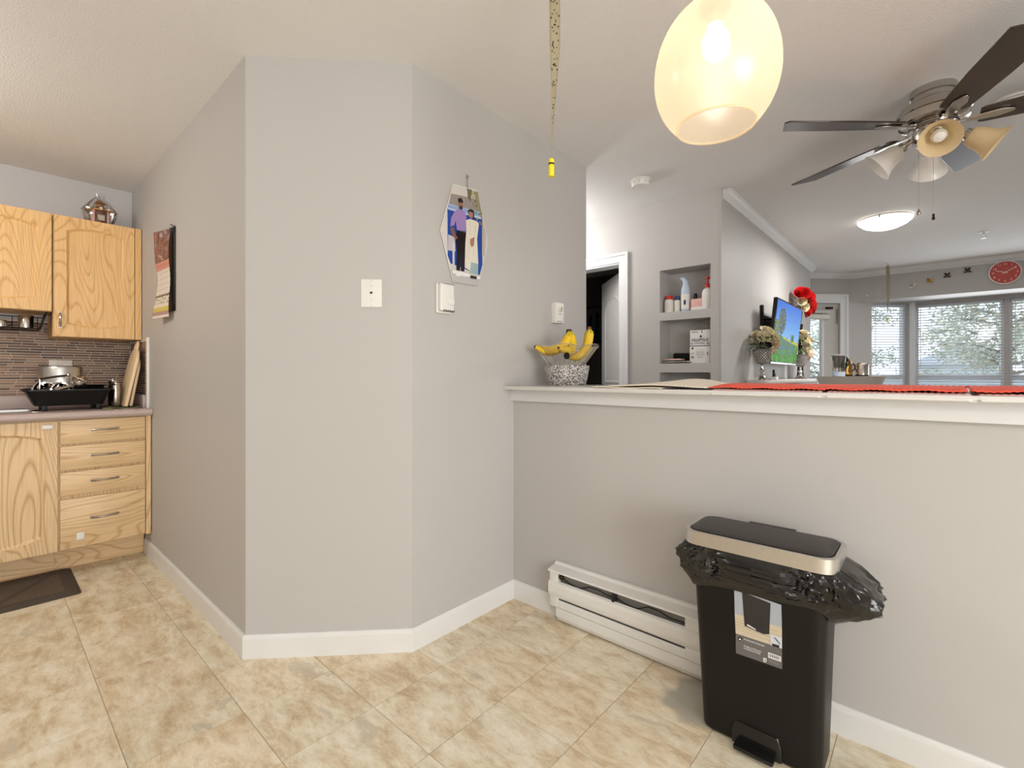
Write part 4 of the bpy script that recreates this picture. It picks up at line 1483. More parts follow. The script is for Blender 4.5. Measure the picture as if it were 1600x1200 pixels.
# ------------------------------------------------------------------ things on the ledge
LZ = 1.090
BC = Vector((-1.430, 2.035))
po = thing('speckled_pot', 'grey and black speckled stone-look pot on the ledge under the fruit bowl', 'pot', (BC.x, BC.y, LZ))
MB().lathe([(.094, 0), (.097, .004), (.108, .04), (.117, .098), (.117, .103), (.108, .103), (.102, .06), (.0, .055)], (BC.x, BC.y, LZ), 40).build('body', 'granite', po)
fb = thing('fruit_bowl', 'clear ribbed bowl with thin metal wires on the speckled pot', 'bowl', (BC.x, BC.y, LZ + .103))
FZ = LZ + .1035
mb = MB()
prof = [(.085, .0), (.095, .006), (.125, .045), (.155, .085), (.168, .100)]


def hexr(a):
    return 1 + .035 * math.cos(6 * a)


R = []
for r_, z_ in prof:
    R.append([Vector((BC.x + r_ * hexr(2 * PI * i / 48) * math.cos(2 * PI * i / 48), BC.y + r_ * hexr(2 * PI * i / 48) * math.sin(2 * PI * i / 48), FZ + z_ + (.006 * math.cos(12 * PI * i / 48) if z_ > .09 else 0))) for i in range(48)])
mb.rings(R, cap0=True, cap1=False)
mb.build('glass', 'clear_bowl', fb, smooth=40)
rim = R[-1]
MB().tube(rim, .0022, 6, closed=True).build('rim_wire', 'chrome', fb)
mb = MB()
for i in range(0, 48, 2):
    mb.tube([R[k][i] * 1.0 + Vector((0, 0, .0)) for k in range(1, 5)], .0009, 5)
mb.build('wires', 'chrome', fb)
MB().prism([(.015 * math.cos(2 * PI * i / 14), .020 * math.sin(2 * PI * i / 14)) for i in range(14)], (BC.x + .0785, BC.y - .1115, FZ + .047), (.818, .575, 0), (.345, -.491, .8), (.0017, -.0025, -.002)).build('badge', 'black_gloss', fb)


def banana(parent, pts, r_):
    """tapered, five-sided, curved"""
    n = 14
    P = [Vector(p) for p in pts]

    def bez(t):
        return P[0] * (1 - t) ** 3 + P[1] * 3 * t * (1 - t) ** 2 + P[2] * 3 * t * t * (1 - t) + P[3] * t ** 3
    pp_ = [bez(i / n) for i in range(n + 1)]
    rad = []
    for i in range(n + 1):
        t = i / n
        k = min(1, t / .12 + .25) * min(1, (1 - t) / .16 + .32)
        rad.append(r_ * k)
    b0 = MB().tube(pp_, rad, 10).build('banana', 'banana_yellow', parent)
    MB().tube(pp_[:3], [rad[0] * 1.04, rad[1] * 1.02, rad[2] * 1.0 * 1.01], 8).build('neck', 'banana_green', b0)
    MB().tube([pp_[-1], pp_[-1] + (pp_[-1] - pp_[-2]).normalized() * .008], [rad[-1] * 1.05, rad[-1] * .7], 8).build('tip', 'banana_tip', b0)
    return b0


# image right in the nook is (.747,.665); left bunch arches left from its stem, right bunch stands on end
RT = Vector((.747, .665, 0))
DP = Vector((-.665, .747, 0))
B3 = Vector((BC.x, BC.y, FZ))
b1 = thing('banana_bunch', 'yellow banana bunch arching left out of the clear bowl', 'bananas', B3 + Vector((0, 0, .02)), group='bananas')
st = B3 + RT * .012 + Vector((0, 0, .178))
for k in range(4):
    d = (k - 1.5) * .030
    banana(b1, [st + DP * d * .3, st + RT * -.015 + DP * d * .9 + Vector((0, 0, -.085)), st + RT * (-.075) + DP * d * 1.5 + Vector((0, 0, -.125)), st + RT * (-.178 + .012 * k) + DP * (d * 1.35) + Vector((0, 0, -.083 - .003 * k))], .022)
banana(b1, [st + RT * .004 - DP * .012, st + RT * .02 - DP * .03 + Vector((0, 0, -.07)), st + RT * .03 - DP * .065 + Vector((0, 0, -.13)), st + RT * -.06 - DP * .085 + Vector((0, 0, -.09))], .021)
MB().lathe([(.020, -.016), (.016, .002), (.013, .012), (0, .013)], st, 10, (0, 0, 1)).build('stem', 'banana_tip', b1)
b2 = thing('banana_bunch', 'yellow bananas with upright stem at the right of the clear bowl', 'bananas', B3 + RT * .08 + Vector((0, 0, .03)), group='bananas')
st = B3 + RT * .118 + Vector((0, 0, .190))
for k in range(3):
    d = (k - 1) * .032
    banana(b2, [st + DP * d * .3, st + RT * -.003 + DP * d * .8 + Vector((0, 0, -.06)), st + RT * (-.01) + DP * d + Vector((0, 0, -.15)), st + RT * (-.11 + .01 * k) + DP * d * .8 + Vector((0, 0, -.150))], .022)
MB().lathe([(.014, -.014), (.012, .004), (.008, .014), (0, .015)], st, 8, (0, 0, 1)).build('stem', 'brown_sugar', b2)


# ribbed place mats
def placemat(name, x0, x1, y0, y1, z_, mat, label, hfn, group, th_=.0035, hang=False):
    n = max(30, int((x1 - x0) / .007))
    n -= n % 2

    def f(u, v):
        x = x0 + (x1 - x0) * u
        y = y0 + (y1 - y0) * v
        if hang and v == 0:
            return (x, y0 - .001, z_ - .014)
        rib = .0012 * (1 if int(round(u * n)) % 2 else -1)
        return (x, y, z_ + th_ / 2 + .0014 + rib + hfn(u, v))
    o = MB().grid(f, n, 12).build(name, mat, solid=th_)
    return tag(o, label, 'place mat', group)


placemat('place_mat', -1.10, -.79, 1.750, 2.20, LZ, 'mat_cream', 'cream ribbed place mat lying flat beside the fruit bowl pot', lambda u, v: .0015 * math.sin(9 * u), 'cream place mats')
placemat('place_mat', -1.02, -.62, 1.752, 2.22, LZ + .0065, 'mat_cream', 'cream ribbed place mat bulging up in the middle of the ledge', lambda u, v: .026 * math.sin(PI * u) ** 1.6 * (.25 + .75 * v), 'cream place mats')
for k, (a, b_) in enumerate(((-.60, -.265), (-.25, .075), (.09, .42))):
    placemat('place_mat', a, b_, 1.742, 2.19, LZ, 'mat_white', ['white ribbed place mat under the leftmost red mat', 'white ribbed place mat under the middle red mat', 'white ribbed place mat under the rightmost red mat'][k], lambda u, v: 0, 'white place mats', hang=True)
for k, (a, b_) in enumerate(((-.61, -.255), (-.262, .070), (.075, .42))):
    placemat('place_mat', a, b_, 1.764, 2.235, LZ + .0048 + .0003 * k, 'mat_red', ['leftmost coral red ribbed place mat on the ledge', 'middle coral red ribbed place mat on the ledge', 'rightmost coral red ribbed place mat on the ledge'][k],
             lambda u, v: .0005 + .011 * math.sin(PI * min(1, v * .9 + .02)) ** .8 + .003 * math.sin(3 * PI * u + k) ** 2 * (1 - v) ** 2, 'coral red place mats')

# ------------------------------------------------------------------ hanging from the nook ceiling
PC = Vector((-.379, 1.139, 0))
PZ = 1.845
pd = thing('pendant_lamp', 'lit amber glass globe pendant lamp with an open bottom', 'lamp', (PC.x, PC.y, PZ))
prof = []
for i in range(25):
    t = i / 24
    a = math.radians(-72 + 150 * t)
    rr_ = .137 * math.cos(a) ** .92
    zz = .150 * math.sin(a) * (1.0 if a < 0 else 1.12)
    prof.append((rr_, zz))
prof[0] = (.082, prof[2][1] - .012)
prof[1] = (.086, prof[2][1] - .004)
prof = [p for p in prof if p[0] >= .03]
gl = MB().lathe([(r_, z_) for r_, z_ in prof if not (z_ < -.122)] and [p for p in prof if p[1] > -.124], (PC.x, PC.y, PZ), 48, cap0=False, cap1=False).build('glass_shade', 'pendant_glass', pd)
low = min(p[1] for p in prof if p[1] > -.124)
lr = [p[0] for p in prof if p[1] == low][0]
MB().tube([(PC.x + lr * math.cos(2 * PI * i / 48), PC.y + lr * math.sin(2 * PI * i / 48), PZ + low) for i in range(48)], .0026, 6, closed=True).build('glass_lip', 'pendant_glass', pd)
topz = PZ + max(p[1] for p in prof)
MB().lathe([(.034, -.012), (.034, .03), (.022, .05), (.006, .055)], (PC.x, PC.y, topz), 24).build('cap', 'nickel', pd)
MB().cyl((PC.x, PC.y, topz - .05), (PC.x, PC.y, topz), .018, n=16).build('socket', 'nickel', pd)
MB().ell((PC.x, PC.y, topz - .092), .030, .030, .040, 20, 14).build('bulb', 'bulb_glow', pd)
MB().cyl((PC.x, PC.y, topz + .05), (PC.x, PC.y, CEIL - .02), .003, n=8).build('cord', 'black_plastic', pd)
MB().lathe([(.058, 0), (.058, -.012), (.02, -.024), (0, -.025)], (PC.x, PC.y, CEIL), 24).build('canopy', 'nickel', pd)
pl = bpy.data.lights.new('pendant_light', 'POINT')
pl.energy = .5
pl.color = (1.0, .90, .76)
pl.shadow_soft_size = .045
plo = bpy.data.objects.new('pendant_light', pl)
COL.objects.link(plo)
plo.location = (PC.x, PC.y, topz - .16)


def flypaper(x, y, z1, L, label, rot, group):
    t = thing('flypaper', label, 'flypaper', (x, y, z1 - L), rot, group)
    n = 40

    def f(u, v):
        s_ = 1 - v
        w = .020 * min(1, .25 + 3.2 * v) if v < .25 else .020
        w = .0032 + .0128 * max(0, min(1, (v - .10) / .42)) ** 1.2
        a = 1.3 * s_ ** 2
        return ((u - .5) * 2 * w * math.cos(a) + .006 * math.sin(4 * s_), (u - .5) * 2 * w * math.sin(a), .052 + (L - .076) * v)
    MB().grid(f, 4, n).build('ribbon', 'flypaper', t, world=False, solid=.0006)
    rn = random.Random(int(abs(x) * 1000))
    mb = MB()
    for k in range(70):
        v = rn.uniform(.15, .98)
        u = rn.uniform(.1, .9)
        p = Vector(f(u, v))
        mb.ell(p + Vector((0, -.0012, 0)), .0019 * rn.uniform(.6, 1.5), .0012, .0021 * rn.uniform(.6, 1.6), 6, 4)
    o = mb.build('specks', 'fly_speck', t, world=False)
    o['kind'] = 'stuff'
    MB().lathe([(.0086, 0), (.0086, .048), (.006, .052), (.0, .052)], (.006 * math.sin(4), 0, 0), 14).build('cartridge', 'yellow_tube', t, world=False)
    MB().lathe([(.0089, .034), (.0089, .039)], (.006 * math.sin(4), 0, 0), 14, cap0=False, cap1=False).build('band', 'dark_slot', t, world=False)
    MB().tube([(0, 0, L - .03), (0, 0, L - .004)], .0012, 6).build('hook', 'fin_metal', t, world=False)
    MB().lathe([(.006, 0), (.006, -.005), (0, -.007)], (0, 0, L), 10).build('pin', 'fin_metal', t, world=False)
    return t


flypaper(-.835, 1.118, CEIL, .712, 'brown-specked sticky flypaper strip hanging beside the glass pendant', math.radians(41.7), 'flypaper strips')
flypaper(-.397, 7.013, CEIL, .680, 'far flypaper strip hanging before the bay window', 0.0, 'flypaper strips')

# ------------------------------------------------------------------ ceiling fittings
sd = thing('smoke_detector', 'round white smoke detector on the ceiling near the hall', 'smoke detector', (-1.455, 2.92, CEIL))
MB().lathe([(.068, 0), (.068, -.008), (.062, -.010)], (-1.455, 2.92, CEIL), 32).build('base', 'white_plastic', sd)
MB().lathe([(.061, -.010), (.060, -.034), (.054, -.042), (0, -.044)], (-1.455, 2.92, CEIL), 32).build('cover', 'white_plastic', sd)
for k in range(10):
    a = 2 * PI * k / 10
    MB().box(-.003, .003, -.0003, .0003, -.026, -.018).build('vent_slot', 'grey_cloth', sd, world=False).location = (.0612 * math.cos(a), .0612 * math.sin(a), 0)
    sd.children[-1].rotation_euler = (0, 0, a + PI / 2)
s2 = thing('smoke_alarm', 'white slotted smoke alarm behind the fan blade at the right edge', 'smoke detector', (.282, 3.23, CEIL))
MB().lathe([(.075, 0), (.075, -.010), (.068, -.012)], (.282, 3.23, CEIL), 32).build('base', 'white_plastic', s2)
MB().lathe([(.062, -.012), (.056, -.030), (.040, -.036), (0, -.037)], (.282, 3.23, CEIL), 32).build('cover', 'white_plastic', s2)
for k in range(8):
    a = 2 * PI * k / 8
    o = MB().box(-.010, .010, -.003, .003, -.029, -.020).build('vent_slot', 'dark_slot', s2, world=False)
    o.location = (.058 * math.cos(a), .058 * math.sin(a), 0)
    o.rotation_euler = (0, 0, a + PI / 2)
sk_ = thing('sprinkler_head', 'small white sprinkler head on the living room ceiling', 'sprinkler', (.339, 6.024, CEIL))
MB().lathe([(.035, 0), (.033, -.006), (.012, -.010), (.010, -.03), (0, -.03)], (.339, 6.024, CEIL), 20).build('escutcheon', 'white_plastic', sk_)
mb = MB().tube([(.339 - .014, 6.024, CEIL - .028), (.339 - .016, 6.024, CEIL - .045), (.339, 6.024, CEIL - .058)], .002, 6)
mb.tube([(.339 + .014, 6.024, CEIL - .028), (.339 + .016, 6.024, CEIL - .045), (.339, 6.024, CEIL - .058)], .002, 6)
mb.build('yoke', 'nickel', sk_)
mb = MB().lathe([(.020, 0), (.020, -.002)], (.339, 6.024, CEIL - .058), 12)
mb.build('deflector', 'nickel', sk_)


def dome_lamp(x, y, r_, label, e, col, kind='POINT', name='dome_lamp'):
    t = thing(name, label, 'lamp', (x, y, CEIL))
    MB().lathe([(r_ * .92, 0), (r_ * .96, -.014), (r_ * .90, -.018)], (x, y, CEIL), 40).build('pan', 'nickel', t)
    MB().lathe([(r_, -.016), (r_ * .97, -.026), (r_ * .80, -.055), (r_ * .5, -.080), (0, -.092)], (x, y, CEIL), 40).build('dome', 'dome_glow', t)
    for k in range(3):
        a = 2 * PI * k / 3 + .4
        p = Vector((x + r_ * .99 * math.cos(a), y + r_ * .99 * math.sin(a), CEIL - .02))
        MB().box(p.x - .006, p.x + .006, p.y - .006, p.y + .006, CEIL - .032, CEIL - .010).build('clip', 'nickel', t, bevel=.002)
    l = bpy.data.lights.new(name + '_light', kind)
    l.energy = e
    l.color = col
    if kind == 'POINT':
        l.shadow_soft_size = .14
    else:
        l.shape = 'DISK'
        l.size = r_ * 1.9
    o = bpy.data.objects.new(name + '_light', l)
    COL.objects.link(o)
    o.location = (x, y, CEIL - (.25 if kind == 'POINT' else .097))
    return t


dome_lamp(-.30, 4.97, .185, 'lit white glass dome lamp on the living room ceiling', 27, (1.0, .98, .95), 'AREA')
dome_lamp(-2.45, 2.95, .15, 'lit white glass dome lamp in the side hall', 19, (1.0, .98, .96))
dome_lamp(-2.95, -.75, .19, 'lit white glass dome lamp on the kitchen ceiling', 24, (1.0, .95, .88))
dome_lamp(1.0, -.9, .19, 'lit white glass dome lamp on the dining nook ceiling', 26, (1.0, .99, .98))  # unseen lamp added to brighten the ceiling and give soft top light

# ceiling fan
FC = Vector((0.0, 2.87, 0))
fan = thing('ceiling_fan', 'brushed nickel ceiling fan with five dark blades and four bell shades', 'ceiling fan', (FC.x, FC.y, CEIL))
MB().lathe([(.082, 0), (.084, -.006), (.084, -.030), (.078, -.034), (.078, -.056), (.070, -.060)], (FC.x, FC.y, CEIL), 40).build('canopy', 'nickel', fan)
MB().lathe([(.072, -.056), (.090, -.060), (.118, -.078), (.132, -.100), (.132, -.112), (.124, -.116), (.124, -.150), (.10, -.160), (.0, -.162)], (FC.x, FC.y, CEIL), 48).build('motor_housing', 'nickel', fan)
MB().lathe([(.082, -.160), (.088, -.168), (.088, -.178), (.074, -.182), (.074, -.228), (.066, -.240), (.050, -.246), (0, -.250)], (FC.x, FC.y, CEIL), 40).build('light_kit', 'nickel', fan)
MB().lathe([(.089, -.172), (.0895, -.174), (.089, -.176)], (FC.x, FC.y, CEIL), 40, cap0=False, cap1=False).build('kit_seam', 'black_gloss', fan)
MB().lathe([(.014, 0), (.014, -.01), (.008, -.016), (0, -.02)], (FC.x, FC.y, CEIL - .249), 14).build('finial', 'nickel', fan)
BZ = CEIL - .172
for k, az in enumerate((149, 77, 5, -67, -139)):
    a = math.radians(az)
    D_ = Vector((math.cos(a), math.sin(a), 0))
    T_ = Vector((-math.sin(a), math.cos(a), 0))
    pt = math.radians(-12)
    T2 = T_ * math.cos(pt) + Vector((0, 0, 1)) * math.sin(pt)
    N2 = D_.cross(T2).normalized()
    o = FC + Vector((0, 0, BZ))
    poly = [(.150, -.045), (.165, -.052), (.40, -.066), (.640, -.070), (.695, .045), (.685, .070), (.40, .066), (.165, .052), (.150, .045)]
    bl = MB().prism(poly, o + N2 * .004, D_, T2, N2 * .007).build('blade', 'walnut_blade', fan, bevel=.002, seg=1)
    mb = MB()
    arm = [(.085, -.012), (.13, -.014), (.16, -.020), (.21, -.024), (.255, -.010), (.262, .0), (.255, .010), (.21, .024), (.16, .020), (.13, .014), (.085, .012)]
    mb.prism(arm, o - N2 * .004, D_, T2, N2 * .006)
    mb.obox(o + D_ * .06 - T_ * .016 - Vector((0, 0, .004)), D_ * .05, T_ * .032, (0, 0, .012))
    mb.build('blade_iron', 'nickel', bl, bevel=.002, seg=1)
for k in range(4):
    a = math.radians(-84 + 90 * k)
    D_ = Vector((math.cos(a), math.sin(a), 0))
    o = FC + Vector((0, 0, CEIL - .215)) + D_ * .060
    ax = (D_ * .80 + Vector((0, 0, -.60))).normalized()
    MB().tube([o, o + D_ * .02, o + D_ * .02 + ax * .03], .010, 10).build('lamp_arm', 'nickel', fan)
    s0 = o + D_ * .022 + ax * .026
    MB().lathe([(.022, 0), (.024, .004), (.024, .022), (.018, .024)], s0, 20, ax).build('lamp_holder', 'nickel', fan)
    sh = MB().lathe([(.026, .018), (.036, .024), (.043, .045), (.047, .075), (.055, .100), (.070, .122), (.074, .126), (.071, .124), (.053, .099), (.045, .075), (.041, .046), (.034, .027), (.024, .022)],
                    s0, 32, ax, cap0=False, cap1=False).build('bell_shade', 'bell_glass_pendant_lit' if k < 2 else 'bell_glass', fan)
    MB().lathe([(.010, .02), (.014, .045), (.026, .070), (.028, .085), (.020, .102), (0, .108)], s0, 16, ax).build('bulb', 'white_plastic', sh)
for (dx, dy, L, m_) in ((-.050, -.02, .30, 0), (.0, .0, .33, 1)):
    p = FC + Vector((dx, dy, CEIL - .235))
    MB().tube([p, p + Vector((0, 0, -L))], .0010, 6).build('pull_chain', 'nickel', fan)
    if m_ == 0:
        MB().lathe([(.001, 0), (.005, -.010), (.009, -.020), (.006, -.028), (0, -.030)], p + Vector((0, 0, -L)), 14).build('chain_pendant', 'nickel', fan)
    else:
        MB().lathe([(.004, 0), (.005, -.004), (.004, -.012), (.006, -.018), (.006, -.026), (0, -.028)], p + Vector((0, 0, -L)), 14).build('chain_pendant', 'dark_bronze', fan)

# ------------------------------------------------------------------ things in the niche
SH1, SH2 = 1.614, 1.231


def bottle(name, label, cat, x, y, z, prof, mat, cap, capmat, extra=None, parts=()):
    t = thing(name, label, cat, (x, y, z))
    MB().lathe(prof, (x, y, z), 24).build('body', mat, t)
    if cap:
        MB().lathe(cap, (x, y, z), 20).build('cap', capmat, t)
    return t


b = bottle('pill_bottle', 'white medicine bottle with a red cap in the top niche', 'bottle', -1.498, 3.475, SH1, [(.033, 0), (.035, .004), (.035, .085), (.030, .100), (.022, .104)], 'white_plastic', [(.027, .104), (.027, .126), (.025, .129), (0, .129)], 'red_plastic')
MB().lathe([(.0353, .02), (.0353, .075)], (-1.498, 3.475, SH1), 24, cap0=False, cap1=False).build('label_band', 'ivory_plastic', b)
b = bottle('spice_jar', 'small clear jar with a navy cap in the top niche', 'jar', -1.438, 3.480, SH1, [(.020, 0), (.022, .004), (.022, .085), (.019, .092)], 'ivory_plastic', [(.0185, .092), (.0185, .120), (.017, .122), (0, .122)], 'navy_plastic')
b = thing('spray_can', 'tall pale blue air freshener can with a curved nozzle in the top niche', 'spray can', (-1.376, 3.485, SH1))
MB().lathe([(.030, 0), (.032, .004), (.032, .150), (.029, .175), (.022, .195)], (-1.376, 3.485, SH1), 24).build('can', 'pale_blue', b)
MB().tube([(-1.376, 3.485, SH1 + .19), (-1.378, 3.485, SH1 + .225), (-1.392, 3.482, SH1 + .248), (-1.412, 3.478, SH1 + .250)], [.021, .019, .015, .010], 12).build('nozzle', 'pale_blue', b)
MB().lathe([(.0323, .02), (.0323, .13)], (-1.376, 3.485, SH1), 24, cap0=False, cap1=False).build('label_band', 'white_plastic', b)
MB().box(-1.378, -1.362, 3.4525, 3.4535, SH1 + .05, SH1 + .085).build('label_mark', 'navy_plastic', b)
b = bottle('nail_polish', 'little pinkish bottle with a tall black cap in the top niche', 'bottle', -1.315, 3.52, SH1, [(.016, 0), (.018, .004), (.018, .06), (.008, .068), (.008, .085)], 'pink_paint', [(.012, .085), (.013, .12), (.009, .135), (0, .136)], 'black_gloss')
b = bottle('glue_bottle', 'tiny white bottle with a red pointed tip behind the box', 'bottle', -1.275, 3.535, SH1, [(.016, 0), (.018, .004), (.018, .085), (.012, .098)], 'white_plastic', [(.010, .098), (.009, .110), (.003, .135), (0, .136)], 'red_plastic')
b = thing('pink_carton', 'small pink and white carton beside the pump bottle in the top niche', 'box', (-1.284, 3.475, SH1))
MB().box(-1.325, -1.243, 3.455, 3.495, SH1, SH1 + .085).build('carton', 'pink_paint', b, bevel=.001)
MB().box(-1.326, -1.242, 3.4535, 3.4555, SH1 + .002, SH1 + .026).build('label_band', 'white_plastic', b)
b = thing('pump_bottle', 'white lotion bottle with a red pump in the top niche', 'bottle', (-1.212, 3.47, SH1))
R = [[Vector((-1.212 + rx * math.cos(2 * PI * i / 28), 3.47 + rx * .62 * math.sin(2 * PI * i / 28), SH1 + z_)) for i in range(28)] for rx, z_ in ((.036, 0), (.038, .006), (.040, .10), (.038, .13), (.028, .148), (.015, .155), (.013, .165))]
MB().rings(R).build('body', 'white_plastic', b)
MB().lathe([(.017, .160), (.017, .180), (.008, .190), (.006, .222), (.013, .224), (.013, .235), (0, .236)], (-1.212, 3.47, SH1), 20).build('pump', 'red_plastic', b)
MB().tube([(-1.212, 3.47, SH1 + .229), (-1.190, 3.47, SH1 + .229), (-1.178, 3.47, SH1 + .222)], [.008, .006, .004], 8).build('spout', 'red_plastic', b)
# middle shelf
b = tag(MB().grid(lambda u, v: (-1.53 + .21 * u, 3.43 + .12 * v, SH2 + .003 + .012 * abs(noise.noise(Vector((u * 5, v * 4, 2)))) + .006), 18, 12).build('folded_cloth', 'grey_cloth', solid=.005), 'rumpled grey cloth on the middle niche shelf', 'cloth')
b = thing('phone', 'pinkish white phone lying on the grey cloth in the middle niche', 'phone', (-1.45, 3.475, SH2 + .018))
MB().box(-1.528, -1.392, 3.44, 3.515, SH2 + .024, SH2 + .034).build('case', 'pink_paint', b, bevel=.004)
MB().box(-1.52, -1.40, 3.445, 3.51, SH2 + .034, SH2 + .0355).build('back', 'white_plastic', b)
b = thing('black_case', 'black glasses case standing tilted in the middle niche', 'case', (-1.43, 3.55, SH2 + .02))
MB().obox((-1.492, 3.535, SH2 + .022), (.125, .0, -.004), (0, .035, .008), (.004, -.01, .055)).build('shell', 'black_plastic', b, bevel=.006)
MB().obox((-1.49, 3.534, SH2 + .048), (.12, .0, -.004), (0, .001, 0), (.0, -.0002, .003)).build('seam', 'dark_bronze', b)
b = tag(MB().tube([(-1.375, 3.54, SH2 + .03), (-1.37, 3.52, SH2 + .012), (-1.345, 3.50, SH2 + .010), (-1.335, 3.50, SH2 + .05), (-1.345, 3.52, SH2 + .10), (-1.32, 3.55, SH2 + .115)], .002, 6).build('cable', 'black_plastic'), 'thin black cable looping up beside the white carton', 'cable')
nm = thing('medicine_carton', 'white printed nasal rinse carton in the middle niche', 'box', (-1.26, 3.49, SH2))
MB().box(-1.333, -1.188, 3.455, 3.54, SH2, SH2 + .130).build('carton', 'white_plastic', nm, bevel=.001)
MB().box(-1.332, -1.189, 3.457, 3.54, SH2 + .1305, SH2 + .240).build('carton_top', 'white_plastic', nm, bevel=.001)
dc = Decal((-1.333, 3.4545, SH2), (1, 0, 0), (0, 0, 1))
NV, GR = C(36, 46, 82), C(140, 146, 158)
dc.t('NeilMed', .072, .158, .024, NV, 1, True)
dc.t('SINUS RINSE', .072, .140, .010, NV, 1, True, .9)
dc.t('NeilMed', .036, .222, .011, NV, 1, True, .9)
dc.r(.085, .217, .09, .238, NV, 1)
dc.p([(.072, .185), (.09, .189), (.084, .202), (.074, .200)], NV, 1)
dc.r(.0, .122, .145, .1275, C(70, 84, 120), 1)
dc.r(.01, .147, .018, .138, NV, 1)
dc.r(.126, .147, .134, .138, NV, 1)
dc.disc(.020, .108, .007, .008, C(50, 54, 66), 1, 10)
dc.disc(.020, .044, .011, .011, GR, 1, 14)
dc.t('60', .020, .066, .012, NV, 1, True)
dc.t('SINUS', .075, .038, .010, C(70, 76, 92), 1, True)
dc.t('Sinus Rinse', .075, .096, .007, GR, 1, True)
for k in range(5):
    dc.r(.045, .055 + .007 * k, .105, .057 + .007 * k, GR, 1)
dc.r(.125, .055, .131, .082, C(90, 96, 110), 1)
dc.build('print', 'print_paper', nm)

# ------------------------------------------------------------------ television wall
MZ = 1.105
mn = thing('mantel_console', 'white bow-fronted console under the television', 'console', (-1.0, 5.1, 0))
fr = [(-1.097, 3.985), (-.96, 3.985), (-.945, 4.02)]
for i in range(13):
    t = i / 12
    fr.append((-.945 + .135 * math.sin(PI * (.12 + .76 * t)) - .05, 4.12 + 2.1 * t))
fr += [(-.96, 6.28), (-1.097, 6.28)]
MB().prism(fr, (0, 0, MZ - .028), (1, 0, 0), (0, 1, 0), (0, 0, .028)).build('top', 'mantel_paint', mn, bevel=.003)
ins = [(max(x - .025, -1.097) if x > -1.09 else x, min(max(y, 4.01), 6.25)) for x, y in fr]
MB().prism(ins, (0, 0, .0), (1, 0, 0), (0, 1, 0), (0, 0, MZ - .028)).build('body', 'mantel_paint', mn, smooth=30)
MB().box(-1.08, -.975, 4.003, 4.012, MZ - .17, MZ - .05).build('end_drawer', 'mantel_paint', mn, bevel=.003)

tv = thing('television', 'slim black flat television showing a meadow, tilted off the wall', 'television', (-1.0, 4.79, 1.245))
b0 = Vector((-1.0, 4.31, 1.245))
VV = Vector((.055, 0, .535))
Vn = VV.normalized()
NN = Vector((0, 1, 0)).cross(Vn).normalized()     # out of the screen
tw, thh = .96, VV.length
MB().obox(b0 - NN * .030, (0, tw, 0), NN * .030, VV).build('housing', 'black_gloss', tv, bevel=.004)
MB().obox(b0 + Vector((0, .2, 0)) + Vn * .06 - NN * .065, (0, tw - .4, 0), NN * .036, VV * .6).build('back_bulge', 'black_plastic', tv, bevel=.01)
MB().obox(b0 + Vector((0, .0, 0)) - Vn * .004, (0, tw, 0), NN * .003, Vn * .014).build('chin', 'brushed_steel', tv)
sc = Decal(b0 + NN * .0012 + Vector((0, .014, 0)) + Vn * .018, (0, tw - .028, 0), Vn * (thh - .032))
for k in range(14):        # sky
    t = k / 13
    z0 = .36 + .64 * k / 14
    sc.r(0, z0, 1, z0 + .64 / 14 + .002, C(128 - 100 * t, 186 - 78 * t, 240 - 22 * t), 0)
hl = lambda u: .46 - .12 * u + .012 * math.sin(9 * u)
sc.p([(0, 0), (1, 0)] + [(1 - i / 20, hl(1 - i / 20)) for i in range(21)], C(72, 128, 30), .5)
sc.p([(.35, hl(.35) - .02)] + [(.35 + .65 * i / 10, hl(.35 + .65 * i / 10) + .015) for i in range(11)] + [(1, hl(1) - .04)], C(196, 186, 40), .7)
rn = random.Random(21)
for k in range(950):
    u, v = rn.random(), rn.random()
    if v > hl(u) - .015:
        continue
    blue = (v > .12 + .1 * rn.random()) and abs(u - .42 - .1 * v) < .42 and rn.random() < .62
    if blue and v < .40:
        c = C(rn.randint(40, 100), rn.randint(54, 100), rn.randint(160, 215))
    else:
        g_ = rn.randint(100, 180)
        c = C(g_ * .42, g_, g_ * .15)
    s_ = .006 + .016 * (1 - v / .46)
    sc.disc(u, v, s_, s_ * 1.3, c, 1 + .2 * (k % 3), 5)
for k in range(420):       # tree crown
    a, r_ = rn.random() * 2 * PI, rn.random() ** .5
    u, v = .24 + .135 * r_ * math.cos(a), .68 + .215 * r_ * math.sin(a)
    g_ = rn.randint(50, 125)
    sc.disc(u, v, .011, .014, C(g_ * .95, g_, g_ * .42), 2 + .2 * (k % 3), 5)
for k in range(150):
    u, v = rn.uniform(.0, .14), rn.uniform(.42, .68)
    g_ = rn.randint(96, 160)
    sc.disc(u, v, .012, .016, C(g_ * .85, g_, g_ * .25), 2.5, 5)
sc.p([(.225, .42), (.255, .42), (.248, .7), (.235, .7)], C(70, 56, 40), 1.8)
for k in range(90):
    u, v = rn.gauss(.72, .035), rn.uniform(.37, .50)
    sc.disc(u, v, .010, .014, C(60 + rn.randint(0, 40), 96 + rn.randint(0, 40), 36), 2, 5)
for k in range(12):
    u = rn.uniform(.42, 1)
    sc.r(u, hl(u), u + .014, hl(u) + rn.uniform(.015, .05), C(70, 100, 50), 1.9)
sc.build('screen', 'tv_picture', tv)
MB().box(-1.098, -1.088, 4.52, 5.05, 1.36, 1.66).build('wall_bracket', 'black_plastic', tv, bevel=.002)
MB().box(-1.098, -1.078, 4.40, 4.44, 1.28, 1.74).build('bracket_rail', 'black_plastic', tv, bevel=.002)
mb = MB()
for z_ in (1.42, 1.62):
    mb.tube([(-1.09, 4.42, z_), (-1.05, 4.46, z_), (-1.0, 4.55, z_)], .010, 8)
mb.build('swing_arm', 'black_plastic', tv)


